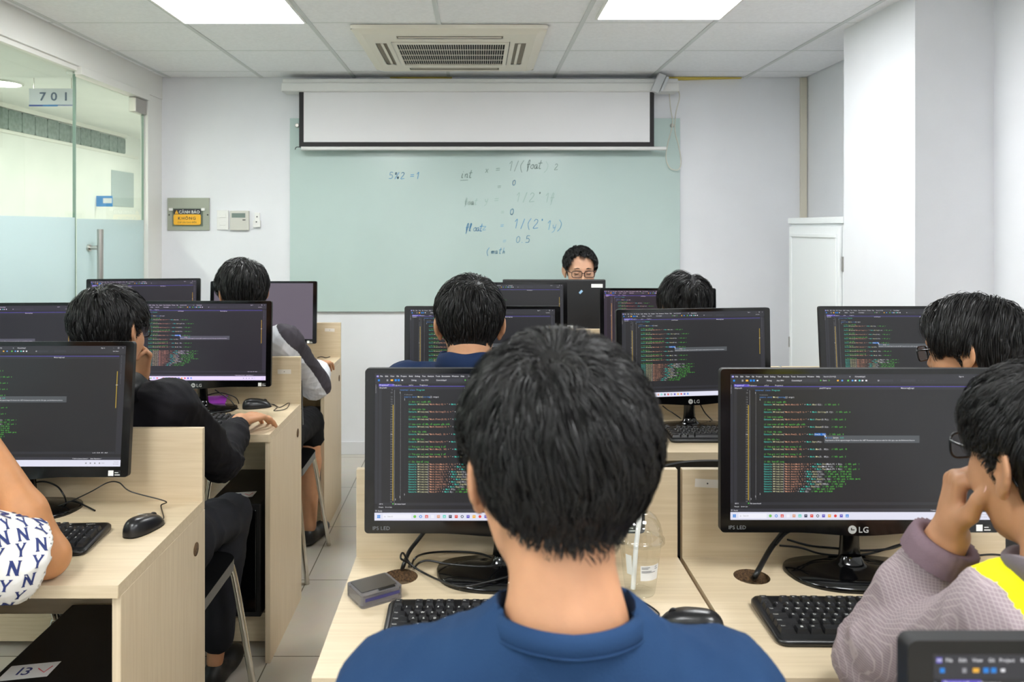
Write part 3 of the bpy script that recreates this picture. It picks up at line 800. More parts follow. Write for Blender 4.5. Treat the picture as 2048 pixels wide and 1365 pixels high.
    cm(13, 'Giá trị tuyệt đối'); cl(14, 'Abs(-5)', '5')
    cm(16, 'Làm tròn lên'); cl(17, 'Ceiling(5.1)', '6')
    cm(19, 'Làm tròn xuống'); cl(20, 'Floor(5.9)', '5')
    cm(22, 'Làm tròn số đến số nguyên gần nhất'); cl(23, 'Round(5.5)', '6')
    cm(25, 'Tính lũy thừa'); cl(26, 'Pow(2, 3)', '8')
    cm(28, 'Căn bậc hai'); cl(29, 'Sqrt(9)')
    cm(31, 'Tìm giá trị lớn hơn trong 2 số'); cl(32, 'Max(5, 10)', '10')
    cm(34, 'Tìm giá trị nhỏ hơn trong 2 số'); cl(35, 'Min(5, 10)', '5')
    cm(37, 'Các hàm bổ sung')
    for n, e, r in ((38, 'Sin(Math.PI / 2)', '1'), (39, 'Cos(Math.PI)', '-1'), (40, 'Tan(Math.PI / 4)', '1'), (41, 'Asin(1)', '1.5708 (π/2)'), (42, 'Acos(-1)', '3.1416 (π)'), (43, 'Atan(1)', '0.7854 (π/4)'),
                    (44, 'Atan2(1, 1)', '0.7854 (π/4)'), (45, 'Log(10)', '2.3026'), (46, 'Log10(100)', '2'), (47, 'Exp(1)', '2.7183'), (48, 'PI', '3.14159'), (49, 'E', '2.71828')): cl(n, e, r)
    code(50, 4, [('}', WHT)]); code(51, 0, [('}', WHT)]); code(52, -4, [('}', WHT)])
    R(183 + 8 * A + (18 + 19 + 3 + 5) * A, ys[26] - 9, 10 * A, 18, SEL, 3)
    R(695, 455, 704, 54, TIP, 5)
    T('◆', 703, 472, BLU, 14); T('struct ', 722, 472, BLU, 14); T('System.', 760, 472, WHT, 14, 'l', .01); T('Int32', 812, 472, TEAL, 14)
    T('Represents a 32-bit signed integer.To browse the .NET Framework source code for this type, see the Reference Source.', 703, 491, WHT, 13.6, 'l', .004)
    b.add([((697 - 960) * U, -0.0009, (540 - 448) * U), ((697 - 960) * U, -0.0009, (540 - 466) * U), ((709 - 960) * U, -0.0009, (540 - 461) * U)], [(0, 1, 2)], WHT)
    # foot of the editor
    R(28, 948, 1832, 20, MID, 3); T('100 %', 34, 958, WHT, 12.5); T('●', 131, 957, GRN, 13); T('No issues found', 148, 958, WHT, 12.5, 'l', .01); T('Ln 26   Ch 45   SPC   CRLF', 1660, 958, WHT, 12.5, 'l', .01)
    R(0, 970, 1920, 26, G, 3); T('Output    Error List', 30, 981, WHT, 12.5)
    R(0, 996, 1920, 25, BAR, 4); R(6, 1002, 12, 10, GRY, 5); T('Ready', 26, 1009, WHT, 13); T('↑ Add to Source Control ^     Select Repository ^', 1480, 1009, WHT, 13, 'l', .008)
    R(0, 1021, 1920, 57, TSK, 4)
    for dx in (0, 12):
        for dy in (0, 12): R(20 + dx, 1038 + dy, 10.5, 10.5, IBLU, 5)
    R(62, 1032, 208, 34, PILL, 5); T('o', 72, 1049, GRY, 20); T('Search', 96, 1049, GRY, 15)
    ic = [IGRN, IBLU, IRED, PILL, ORG, TEAL, IDRK, IRED, IDRK, PUR, IGLD, IRED, PUR, IBLU]
    for k, c in enumerate(ic):
        x = 297 + k * 43.7
        if k in (0, 1, 8, 11):
            pts = [(x + 11 * math.cos(a), 1049 + 11 * math.sin(a)) for a in [2 * math.pi * q / 12 for q in range(12)]]
            b.add([((p[0] - 960) * U, -0.0005, (540 - p[1]) * U) for p in pts], [tuple(range(11, -1, -1))], c)
            if k in (1, 8): R(x - 5, 1044, 10, 10, PILL, 7)
        else:
            R(x - 11, 1038, 22, 22, c, 5); R(x - 5, 1045, 10, 3, WHT, 6)
            if k in (2, 5, 13): R(x - 6, 1051, 12, 4, WHT, 6)
    T('9:14 AM', 1900, 1040, GRY, 13, 'r'); T('11/11/2024', 1900, 1058, GRY, 13, 'r'); T('ENG', 1760, 1049, GRY, 13, 'c')
    for x in (1600, 1640, 1680, 1722): R(x, 1043, 12, 12, GRY, 5)
    return b.mesh('screen', SM)
SCREEN_MESH = build_screen()
b = MB(); b.box(-960 * U, 960 * U, 0, 0.002, -540 * U, 540 * U)
BLANK = emat('px_blank', (104, 95, 108))
BLANK_MESH = b.mesh('screen_blank', [BLANK])

# ------------------------------------------------------------------ monitors
LOGO = mat('logo_silver', (176, 176, 174), 0.4)
MW, MT, MBm = 0.2835, 0.428, 0.096       # half width, top and bottom above the desk
def monitor(x, y, label, group, rz=0.0, tilt=0.0, tint=(1, 1, 1, 1), blank=False, base_turn=0.0, stickers=True, lift=0.0):
    """x, y: middle of the glass at the front; the stand sits behind it"""
    t = thing('computer_monitor', label, 'monitor', (x, y, DESK_Z), rz, group)
    Mt = Matrix.Translation((0, 0, 0.26)) @ Matrix.Rotation(-tilt, 4, 'X') @ Matrix.Translation((0, 0, -0.26))
    top = MT + lift
    b = MB()
    # bezel: frame of four bars with a chin bulging down in the middle, then the back shell
    zt, zb = top, MBm + lift
    sz = (zt + zb) / 2 + 0.007
    hx, hz = 960 * U, 540 * U
    chin = []
    for k in range(25):
        u = -1 + 2 * k / 24
        chin.append((u * 0.14, zb - 0.007 * (0.5 + 0.5 * math.cos(u * math.pi)) if abs(u) < 1 else zb))
    def frame_ring(y0, y1, mi):
        outer = []
        r = 0.008
        pts = [(-MW + r * (1 - math.cos(a)), zb + r * (1 - math.sin(a))) for a in [math.pi / 2 * k / 4 for k in range(5)]]
        lowl = pts            # left side lower corner going down
        out = [(-MW, zt - r)] + [(-MW + r - r * math.cos(a), zb + r - r * math.sin(a)) for a in [math.pi / 2 * k / 4 for k in range(5)]]
        out += [c for c in chin[1:-1]]
        out += [(MW - r + r * math.sin(a), zb + r - r * math.cos(a)) for a in [math.pi / 2 * k / 4 for k in range(5)]]
        out += [(MW - r + r * math.cos(a), zt - r + r * math.sin(a)) for a in [math.pi / 2 * k / 4 for k in range(5)]]
        out += [(-MW + r - r * math.sin(a), zt - r + r * math.cos(a)) for a in [math.pi / 2 * k / 4 for k in range(4)]]
        return out
    out = frame_ring(0, 0, 0)
    n = len(out)
    inn = []
    for p in out:     # matching point on the screen rectangle
        x_, z_ = p[0], p[1] - sz
        if abs(x_) / MW > 0.97 or True:
            px = max(-hx, min(hx, x_)); pz = max(-hz, min(hz, z_))
            if abs(x_) < hx and abs(z_) < hz: pz = math.copysign(hz, z_)
        inn.append((px, pz + sz))
    vs = [(p[0], 0.0, p[1]) for p in out] + [(p[0], 0.0, p[1]) for p in inn] + [(p[0], 0.016, p[1]) for p in out]
    fs = [(k, (k + 1) % n, n + (k + 1) % n, n + k) for k in range(n)]
    b.add(vs, fs, 0, False, Mt)
    b.add(vs, [(k, 2 * n + k, 2 * n + (k + 1) % n, (k + 1) % n) for k in range(n)], 1, True, Mt)
    # back shell
    back = [(0.97 * p[0], 0.016, sz + 0.97 * (p[1] - sz)) for p in out]
    mid = [(0.80 * p[0], 0.034, sz + 0.74 * (p[1] - sz)) for p in out]
    b.add([(p[0], 0.016, p[1]) for p in out] + back + mid, [(k, n + k, n + (k + 1) % n, (k + 1) % n) for k in range(n)] + [(n + k, 2 * n + k, 2 * n + (k + 1) % n, n + (k + 1) % n) for k in range(n)], 1, False, Mt)
    b.add(mid, [tuple(range(n - 1, -1, -1))], 1, False, Mt)
    # inner lip round the screen
    b.add([(p[0], 0.0, p[1]) for p in inn] + [(p[0], 0.003, p[1]) for p in inn], [(k, (k + 1) % n, n + (k + 1) % n, n + k) for k in range(n)], 1, False, Mt)
    body = obj('housing', b, [GLOSSB, MATTEB], t)
    s = obj('screen', BLANK_MESH if blank else SCREEN_MESH, [], t)
    s.matrix_local = Mt @ Matrix.Translation((0, 0.0018, sz))
    s.color = tint
    b = MB()
    M2 = Mt @ Matrix.Translation((-0.0165, -0.0004, zb + 0.006))
    b.lathe([(0.0085, 0), (0.0085, 0.0003)], 20, 0, M2 @ Matrix.Rotation(math.pi / 2, 4, 'X'))
    text_into(b, 'LG', 0.012, -0.0058, 0.0165, 0, -0.0004, bold=0.015, M=M2)
    b.add([(-0.003, -0.0006, -0.0012), (0.0045, -0.0006, -0.0012), (0.0045, -0.0006, 0.0006), (-0.003, -0.0006, 0.0006), (-0.003, -0.0006, 0.004), (-0.0012, -0.0006, 0.004), (-0.0012, -0.0006, 0.0006)], [(0, 1, 2, 3), (3, 6, 5, 4)], 1, False, M2)
    obj('logo', b, [LOGO, GLOSSB], body)
    b = MB(); text_into(b, 'IPS LED', -MW + 0.016, zb + 0.007, 0.0105, 0, -0.0004, M=Mt); obj('panel_marking', b, mat('marking_grey', (120, 122, 126), 0.4), body)
    if stickers:
        b = MB(); b.box(MW - 0.049, MW - 0.036, -0.0004, 0.0002, zb + 0.003, zb + 0.016, 0, Mt)
        b.box(MW - 0.034, MW - 0.019, -0.0004, 0.0002, zb + 0.003, zb + 0.016, 1, Mt); b.box(MW - 0.033, MW - 0.020, -0.0006, -0.0003, zb + 0.0043, zb + 0.0063, 0, Mt); b.box(MW - 0.033, MW - 0.024, -0.0006, -0.0003, zb + 0.010, zb + 0.0115, 0, Mt)
        obj('rating_sticker', b, [PAPER, MATTEB], body)
    # stand
    b = MB()
    p0 = Mt @ Vector((0, 0.030, zb + 0.07)); 
    secs = [(0.006, 0.026, 0.045), (0.05, 0.020, 0.048), (0.10, 0.018, 0.046), (0.17, 0.020, 0.040), (0.21, 0.022, 0.036)]
    vs = []; m = 16
    for z, hw, yc in secs:
        for k in range(m):
            a = 2 * math.pi * k / m
            vs.append((hw * math.cos(a) * 1.05, yc + 0.010 * math.sin(a), z))
    fs = [(i * m + k, i * m + (k + 1) % m, (i + 1) * m + (k + 1) % m, (i + 1) * m + k) for i in range(len(secs) - 1) for k in range(m)]
    b.add(vs, fs, 0, True); b.add(vs[-m:], [tuple(range(m))], 0)
    obj('neck', b, GLOSSB, t)
    b = MB()
    def base_outline(s):
        pts = []
        for k in range(40):
            a = 2 * math.pi * k / 40
            ca, sa = math.cos(a), math.sin(a)
            ex = 2.6
            X = math.copysign(abs(ca) ** (2 / ex), ca) * 0.138; Y = math.copysign(abs(sa) ** (2 / ex), sa) * 0.082
            X *= 1 + (Y / 0.082) * 0.10
            pts.append((X * s, Y * s))
        return pts
    rings = [(1.0, 0.0), (1.0, 0.006), (0.985, 0.010), (0.60, 0.0135), (0.30, 0.0150), (0.20, 0.022), (0.15, 0.034)]
    vs = []; m = 40
    for s_, z in rings:
        for p in base_outline(s_):
            vs.append((p[0] if s_ > 0.25 else p[0], p[1] + 0.018 + (0.022 if s_ < 0.35 else 0.012 * (1 - s_)), z))
    fs = [(i * m + k, i * m + (k + 1) % m, (i + 1) * m + (k + 1) % m, (i + 1) * m + k) for i in range(len(rings) - 1) for k in range(m)]
    b.add(vs, fs, 0, True); b.add(vs[:m], [tuple(range(m - 1, -1, -1))], 0)
    base = obj('base', b, GLOSSB, t, rot=(0, 0, base_turn))
    b = MB(); b.add([(0.005, -0.042, 0.0122), (0.055, -0.046, 0.0122), (0.057, -0.039, 0.0126), (0.007, -0.035, 0.0126)], [(0, 1, 2, 3)], 0); b.add([(0.008, -0.0405, 0.0126), (0.020, -0.0415, 0.0126), (0.021, -0.038, 0.0129), (0.009, -0.037, 0.0129)], [(0, 1, 2, 3)], 1)
    obj('base_sticker', b, [PAPER, mat('sticker_blue', (110, 190, 220), 0.5)], base)
    return t
MG = 'black computer monitors on the desks'
T_PUR = (1.12, 0.95, 1.18, 1); T_PINK = (1.25, 0.92, 1.15, 1)
monitor(0.055, 1.596, 'black monitor showing code, half hidden by the person in navy', MG, 0, 0.03)
monitor(0.776, 1.596, 'large black monitor showing code, beside the person in yellow and grey', MG, 0, 0.0)
monitor(-1.148, 1.965, 'black monitor cut by the left edge of the picture, above the printed shirt', MG, 0, 0.11)
monitor(-1.085, 3.06, 'black monitor showing code above the purple notebook', MG, 0, 0.05, T_PUR)
monitor(-1.80, 2.98, 'black monitor left of the person in the black jacket', MG, 0.06, 0.04, T_PUR, stickers=False)
monitor(-1.14, 4.19, 'black monitor with blank grey-violet screen', MG, 0, 0.05, blank=True)
monitor(-1.735, 4.09, 'black monitor turned slightly, in front of the glass door', MG, 0.13, 0.04, T_PUR, lift=0.02)
monitor(0.018, 2.86, 'black monitor in front of the person with the blue collar', MG, 0, 0.03, stickers=False)
monitor(0.765, 2.775, 'black monitor with code at the empty middle desk', MG, 0.13, 0.03)
monitor(1.53, 2.86, 'black monitor left of the person with glasses at far right', MG, 0.0, 0.10)
monitor(0.165, 3.93, 'black monitor overlapping the left end of the teacher\'s big screen', MG, 0, 0.05, lift=0.012)
monitor(0.885, 3.86, 'black monitor with violet code next to the curly-haired person', MG, -0.02, 0.04, T_PINK, lift=-0.012)
monitor(0.336 + MW, 0.615, 'blurred black monitor corner nearest the camera at bottom right', MG, 0, 0.0, lift=-0.036, stickers=False)

# the teacher's monitor, seen from behind
t = thing('teacher_monitor', 'large black monitor back with white and blue stickers hiding the teacher', 'monitor', (0.425, 4.36, 0.79))
b = MB(); b.box(-0.285, 0.285, 0.0, 0.035, 0.12, 0.430); sh = obj('housing', b, mat('pebbled_black', (26, 26, 28), 0.5), t, bevel=0.006, seg=3)
b = MB(); b.box(-0.272, 0.272, 0.0352, 0.036, 0.135, 0.42); obj('screen', b, GLOSSB, t)
b = MB(); b.box(0.205, 0.268, -0.001, -0.0002, 0.386, 0.406); obj('label_sticker', b, PAPER, sh)
b = MB(); M = Matrix.Translation((0.147, 0, 0.362)) @ Matrix.Rotation(math.radians(-45), 4, 'Y'); b.box(-0.011, 0.011, -0.001, -0.0002, -0.006, 0.006, M=M); obj('blue_sticker', b, mat('sticker_steel', (150, 186, 214), 0.5), sh)
b = MB(); b.box(0.07, 0.105, -0.001, -0.0002, 0.152, 0.176, 0); b.box(0.11, 0.135, -0.006, -0.0002, 0.150, 0.172, 1); b.box(0.055, 0.068, -0.006, -0.0002, 0.156, 0.174, 1); obj('socket_panel', b, [PAPER, MATTEB], sh)
b = MB(); b.box(-0.03, 0.03, 0.012, 0.03, 0.008, 0.14); obj('neck', b, GLOSSB, t, bevel=0.004)
b = MB(); b.prism(rrect(-0.13, 0.13, -0.07, 0.11, 0.03, 5), 0, 0.01); obj('base', b, GLOSSB, t, bevel=0.003)

# ------------------------------------------------------------------ keyboards
KP = 0.019
KEYS = []   # x, row, width (in units), legend
def _rows():
    r = [(0, 'Esc'), (2, 'F1'), (3, 'F2'), (4, 'F3'), (5, 'F4'), (6.5, 'F5'), (7.5, 'F6'), (8.5, 'F7'), (9.5, 'F8'), (11, 'F9'), (12, 'F10'), (13, 'F11'), (14, 'F12')]
    for x, s in r: KEYS.append((x, 0, 1, s))
    for x, s in zip(range(3), ('Prt', 'Scr', 'Pau')): KEYS.append((15.3 + x, 0, 1, s))
    for k, s in enumerate('`1234567890-='): KEYS.append((k, 1, 1, s))
    KEYS.append((13, 1, 2, '←'))
    KEYS.append((0, 2, 1.5, 'Tab'))
    for k, s in enumerate('QWERTYUIOP[]'): KEYS.append((1.5 + k, 2, 1, s))
    KEYS.append((13.5, 2, 1.5, '\\'))
    KEYS.append((0, 3, 1.75, 'Caps'))
    for k, s in enumerate("ASDFGHJKL;'"): KEYS.append((1.75 + k, 3, 1, s))
    KEYS.append((12.75, 3, 2.25, 'Enter'))
    KEYS.append((0, 4, 2.25, 'Shift'))
    for k, s in enumerate('ZXCVBNM,./'): KEYS.append((2.25 + k, 4, 1, s))
    KEYS.append((12.25, 4, 2.75, 'Shift'))
    x = 0
    for w, s in ((1.5, 'Ctrl'), (1.25, '#'), (1.25, 'Alt'), (6, ' '), (1.25, 'Alt'), (1.25, 'Fn'), (1, '≡'), (1.5, 'Ctrl')): KEYS.append((x, 5, w, s)); x += w
    for r_, ss in ((1, ('Ins', 'Hm', 'PU')), (2, ('Del', 'End', 'PD'))):
        for k, s in enumerate(ss): KEYS.append((15.3 + k, r_, 1, s))
    KEYS.append((16.3, 4, 1, '↑'))
    for k, s in enumerate('←↓→'): KEYS.append((15.3 + k, 5, 1, s))
    for r_, ss in ((1, ('N', '/', '*', '-')), (2, '789'), (3, '456'), (4, '123')):
        for k, s in enumerate(ss): KEYS.append((18.6 + k, r_, 1, s))
    KEYS.append((18.6, 5, 2, '0')); KEYS.append((20.6, 5, 1, '.'))
    KEYS.append((21.6, 2, 1, '+')); KEYS.append((21.6, 4, 1, 'Ent'))
_rows()
KEYMAT = mat('keycap_black', (24, 24, 26), 0.38); KEYTXT = mat('key_legend', (214, 214, 210), 0.6)
_km = {}
def key_mesh(w, tall, s):
    k = (w, tall, s)
    if k in _km: return _km[k]
    b = MB(); h = KP * w / 2 - 0.0008; dy0 = -KP / 2 + 0.0008; dy1 = KP / 2 - 0.0008
    if tall: dy0 -= KP
    r0 = [(-h, dy0, 0), (h, dy0, 0), (h, dy1, 0), (-h, dy1, 0)]
    r1 = [(-h + 0.0028, dy0 + 0.0035, 0.0075), (h - 0.0028, dy0 + 0.0035, 0.0075), (h - 0.0028, dy1 - 0.0015, 0.0085), (-h + 0.0028, dy1 - 0.0015, 0.0085)]
    b.add(r0 + r1, [(4, 5, 6, 7), (0, 1, 5, 4), (1, 2, 6, 5), (2, 3, 7, 6), (3, 0, 4, 7)], 0)
    if s == '#':
        for dx in (-0.0018, 0.0004):
            for dy in (-0.0016, 0.0006): b.box(dx, dx + 0.0018, dy, dy + 0.0018, 0.0083, 0.0088, 1)
    elif s.strip():
        sz = 0.0068 if len(s) == 1 else 0.0042
        text_into(b, s, -h + 0.0045, dy1 - 0.0085, sz, 1, 0.0089, axis='xy', bold=0.01, res=2)
    _km[k] = b.mesh('key', [KEYMAT, KEYTXT])
    return _km[k]
_kb = {}
def keyboard(x, y, rz, label, parts=True, z=DESK_Z, marks=True):
    """x, y: middle of the keyboard"""
    t = thing('keyboard', label, 'keyboard', (x, y, z), rz, 'black wired keyboards on the desks')
    hw, hd = 0.225, 0.0775
    if 'case' not in _kb:
        b = MB()
        def ringz(s, z0, z1):
            return [(p[0], p[1], z0 + (z1 - z0) * (p[1] + hd) / (2 * hd)) for p in rrect(-hw + s, hw - s, -hd + s, hd - s, 0.016 - s * 0.5, 5)]
        R = [ringz(0.004, 0, 0), ringz(0.0, 0.004, 0.006), ringz(0.0, 0.008, 0.014), ringz(0.003, 0.011, 0.018), ringz(0.008, 0.0115, 0.0185)]
        n = len(R[0]); vs = [p for r in R for p in r]
        b.add(vs, [(i * n + k, i * n + (k + 1) % n, (i + 1) * n + (k + 1) % n, (i + 1) * n + k) for i in range(4) for k in range(n)], 0, True)
        b.add(R[4], [tuple(range(n))], 0); b.add(R[0], [tuple(range(n - 1, -1, -1))], 0)
        _kb['case'] = b.mesh('case', [mat('keyboard_black', (16, 16, 17), 0.3)])
        b = MB()
        text_into(b, 'K120', 0.118, 0.0625, 0.0075, 0, 0.0185, axis='xy', bold=.01); text_into(b, 'logitech', 0.168, 0.0615, 0.0062, 0, 0.0185, axis='xy')
        for k in range(3): b.box(0.142 + k * 0.019, 0.145 + k * 0.019, 0.052, 0.053, 0.017, 0.0176)
        _kb['mark'] = b.mesh('marking', [KEYTXT])
    slope = math.atan2(0.0070, 2 * hd)
    c = obj('case', _kb['case'], [], t)
    if marks: obj('marking', _kb['mark'], [], c)
    x0 = -0.5 * 22.6 * KP
    if parts:
        for kx, r, w, s in KEYS:
            tall = s in ('+', 'Ent')
            k = obj('key', key_mesh(w, tall, s), [], t)
            yy = 0.052 - r * KP - (0.004 if r > 0 else 0)
            k.location = (x0 + (kx + w / 2) * KP, yy, 0.0115 + 0.0070 * (yy + hd) / (2 * hd))
            k.rotation_euler = (slope, 0, 0)
    else:
        if 'all' not in _kb:
            b = MB()
            for kx, r, w, s in KEYS:
                me = key_mesh(w, s in ('+', 'Ent'), s); yy = 0.052 - r * KP - (0.004 if r > 0 else 0)
                M = Matrix.Translation((x0 + (kx + w / 2) * KP, yy, 0.0115 + 0.0070 * (yy + hd) / (2 * hd))) @ Matrix.Rotation(slope, 4, 'X')
                for p in me.polygons: b.add([me.vertices[i].co for i in p.vertices], [tuple(range(len(p.vertices)))], p.material_index, False, M)
            _kb['all'] = b.mesh('key_field', [KEYMAT, KEYTXT])
        obj('key_field', _kb['all'], [], t)
    return t
keyboard(0.060, 1.400, 0.0, 'black keyboard mostly hidden by the navy T-shirt, beside the clear case')
keyboard(0.738, 1.412, -0.015, 'black keyboard on the desk under the yellow and grey jacket\'s sleeve')
keyboard(-1.082, 1.775, 0.05, 'black keyboard behind the bent bare elbow at left')
keyboard(-1.045, 2.86, -0.01, 'black keyboard in front of the purple notebook')
keyboard(0.865, 2.685, 0.0, 'black keyboard on the empty middle desk, right of the big head', parts=True)

# ------------------------------------------------------------------ mice, each with its cable
_mm = {}
def mouse(x, y, rz, label, cable, logo=False):
    t = thing('computer_mouse', label, 'computer mouse', (x, y, DESK_Z), rz, 'black wired mice on the desks')
    if 'b' not in _mm:
        b = MB(); n = 28; rings = []
        L_, W_, H_ = 0.0565, 0.031, 0.037
        for k in range(9):
            f = k / 8.0
            a = f * math.pi / 2
            s = math.cos(a) ** 0.62 if k < 8 else 0.02
            z = 0.002 + H_ * math.sin(a) ** 1.05
            r = []
            for q in range(n):
                th = 2 * math.pi * q / n; ct, st = math.cos(th), math.sin(th)
                X = W_ * s * math.copysign(abs(ct) ** 0.85, ct); Y = L_ * s * math.copysign(abs(st) ** 0.9, st)
                X *= 1 - 0.10 * math.cos(2 * st)
                yy = Y - 0.010 * f
                r.append((X, yy, z * (1 - 0.16 * (Y / L_ + 0.3)) if z > 0.01 else z))
            rings.append(r)
        vs = [p for r in rings for p in r]
        b.add(vs, [(i * n + k, i * n + (k + 1) % n, (i + 1) * n + (k + 1) % n, (i + 1) * n + k) for i in range(8) for k in range(n)], 0, True)
        b.add(rings[8], [tuple(range(n))], 0, True); b.add([(p[0], p[1], 0) for p in rings[0]], [tuple(range(n - 1, -1, -1))], 0)
        _mm['b'] = b.mesh('shell', [mat('mouse_black', (20, 20, 22), 0.3)])
        b = MB(); b.lathe([(0.009, -0.003), (0.0095, 0), (0.009, 0.003)], 18, M=Matrix.Translation((0, 0.030, 0.0225)) @ Matrix.Rotation(math.pi / 2, 4, 'Y')); _mm['w'] = b.mesh('wheel', [MATTEB])
        b = MB(); text_into(b, 'logitech', 0.0, 0.0, 0.0085, 0, 0.0, axis='xy', anchor='c'); _mm['l'] = b.mesh('wordmark', [KEYTXT])
    sh = obj('shell', _mm['b'], [], t); obj('wheel', _mm['w'], [], t)
    if logo:
        o = obj('wordmark', _mm['l'], [], sh); o.location = (0, -0.008, 0.0388); o.rotation_euler = (-0.04, 0, 0)
    Mi = Matrix.Translation((x, y, DESK_Z)) @ Matrix.Rotation(rz, 4, 'Z'); Mi.invert()
    b = MB(); pts = [Vector((0, 0.053, 0.008)), Vector((0, 0.066, 0.006))] + [Mi @ Vector(p) for p in cable]
    b.tube(spline(pts, 8), 0.0017, 6)
    obj('cable', b, BLACK, t)
    return t
def dp(px, py, h=0.003):
    """a point on the desk tops (h above) seen at a pixel"""
    d = (EYE - DESK_Z - h) * FOC / (py - 455); return Vector(((px - 955) * d / FOC, d, DESK_Z + h))
p = dp(284, 1058)
mouse(p.x + 0.005, p.y, -0.33, 'black mouse on the left desk beside the keyboard', [dp(322, 1012), Vector(wp(330, 1003, 1.98)), Vector(wp(262, 984, 1.98)), wp(238, 966, 1.975), wp(215, 966, 1.97), wp(180, 985, 1.96), dp(135, 1006, .02), dp(90, 1022)], logo=True)
p = dp(517, 812)
mouse(p.x, p.y - 0.02, -1.15, 'black mouse above the hand resting on the second left desk', [dp(560, 815), dp(578, 806), dp(572, 818), dp(548, 822), dp(552, 812), dp(500, 800, .01), dp(450, 798)])
p = dp(1385, 1262)
mouse(p.x, p.y + 0.01, 1.15, 'black mouse peeking over the navy shoulder near the cup', [dp(1318, 1228), dp(1290, 1207), dp(1262, 1200), dp(1200, 1190)])
p = dp(652, 722)
mouse(-0.80, 4.02, 0.2, 'black mouse under the hand of the person in grey and white', [Vector((-0.82, 4.15, 0.8)), Vector((-0.9, 4.25, 0.8))])

# ------------------------------------------------------------------ loose monitor cables
def cable(pts, r, label, group='black cables behind the monitors'):
    b = MB(); b.tube(spline(pts, 8), r, 7); o = obj('cable', b, BLACK); return tag(o, label, 'cable', group)
cable([dp(803, 1142, -.02), dp(806, 1134, .01), wp(818, 1105, 1.66), wp(835, 1082, 1.68), wp(860, 1050, 1.68)], 0.0045, 'thick black cable rising from the desk hole behind the person in navy')
cable([dp(815, 1140, -.02), dp(818, 1128, .02), wp(802, 1118, 1.60), wp(806, 1107, 1.62), dp(822, 1130, .02), dp(850, 1148, .008), dp(890, 1166, .016), dp(925, 1174, .018), dp(965, 1167, .018), dp(1010, 1156, .018), dp(1060, 1140, .01)], 0.0022, 'thin black cable looping from the hole across the monitor base')
cable([dp(822, 1142, -.02), wp(828, 1120, 1.62), wp(850, 1108, 1.66), wp(900, 1104, 1.69), wp(960, 1108, 1.69), dp(1000, 1125, .02)], 0.0022, 'thin black cable running behind the person in navy\'s monitor base')
cable([dp(826, 1143, -.02), wp(836, 1128, 1.6), wp(856, 1122, 1.60), dp(890, 1128, .03), dp(930, 1132, .03), dp(970, 1134, .03), dp(1005, 1130, .02)], 0.0022, 'thin black cable lying over the person in navy\'s monitor base')
cable([dp(1507, 1157, -.02), dp(1512, 1150, .01), wp(1540, 1100, 1.67), wp(1568, 1062, 1.69), wp(1580, 1030, 1.685)], 0.0055, 'thick black cable rising from the hole in the right desk')
cable([wp(1552, 1090, 1.66), wp(1572, 1068, 1.68), wp(1600, 1055, 1.685)], 0.0025, 'short thin cable forking behind the right monitor')
cable([wp(1560, 1092, 1.66), wp(1600, 1096, 1.68), wp(1640, 1108, 1.685), wp(1690, 1112, 1.69), wp(1740, 1108, 1.69), wp(1800, 1090, 1.69), wp(1830, 1084, 1.69), wp(1850, 1090, 1.69)], 0.0022, 'thin black cable bowing from the right hole past the stand')
cable([wp(1575, 1080, 1.67), wp(1620, 1092, 1.69), wp(1670, 1097, 1.69), wp(1720, 1102, 1.685), wp(1780, 1098, 1.685), wp(1815, 1086, 1.69), wp(1845, 1082, 1.69)], 0.0022, 'upper thin black cable passing behind the right stand')
cable([wp(1905, 1122, 1.66), wp(1940, 1114, 1.67), wp(1990, 1110, 1.68), wp(2040, 1118, 1.67)], 0.0022, 'thin black cable arching to the right behind the raised forearm')
cable([dp(1890, 1135), dp(1930, 1152), dp(1960, 1168, .006), dp(2000, 1176)], 0.0022, 'thin black cable flat on the right desk by the sleeve')
cable([dp(1895, 1150), dp(1920, 1148), dp(1950, 1154, .006), dp(1990, 1160)], 0.0022, 'second thin cable crossing the one by the right sleeve')
cable([wp(0, 990, 2.02), wp(35, 978, 2.02), wp(80, 964, 2.02), wp(112, 972, 2.0), wp(128, 992, 1.98), dp(133, 1008, .01)], 0.0022, 'thin black cable arching behind the raised bare arm')
cable([dp(130, 1006, .01), dp(150, 1003, .012), dp(170, 1012, .008), dp(190, 1022)], 0.0022, 'thin black cable reaching the left keyboard')
cable([wp(375, 800, 3.13), wp(410, 792, 3.16), wp(440, 786, 3.16), wp(470, 795, 3.14), dp(478, 808, .01)], 0.0022, 'thin cable behind the stand above the notebook')
cable([wp(430, 780, 3.16), wp(445, 790, 3.15), wp(460, 800, 3.12), dp(470, 812, .01), dp(476, 818)], 0.0022, 'thin cable dropping right of the stand above the notebook')
cable([wp(1325, 812, 2.93), wp(1335, 820, 2.92), wp(1345, 826, 2.90), dp(1362, 838, .01)], 0.0022, 'thin cable left of the stand on the empty desk')
cable([wp(1400, 808, 2.93), wp(1410, 826, 2.92), wp(1425, 842, 2.90), dp(1436, 850, .004)], 0.0022, 'thin cable curving right of the stand on the empty desk')
cable([wp(635, 716, 4.2), wp(643, 714, 4.22), wp(652, 716, 4.24), wp(660, 714, 4.26)], 0.0025, 'thin cable behind the hand on the farthest left desk')

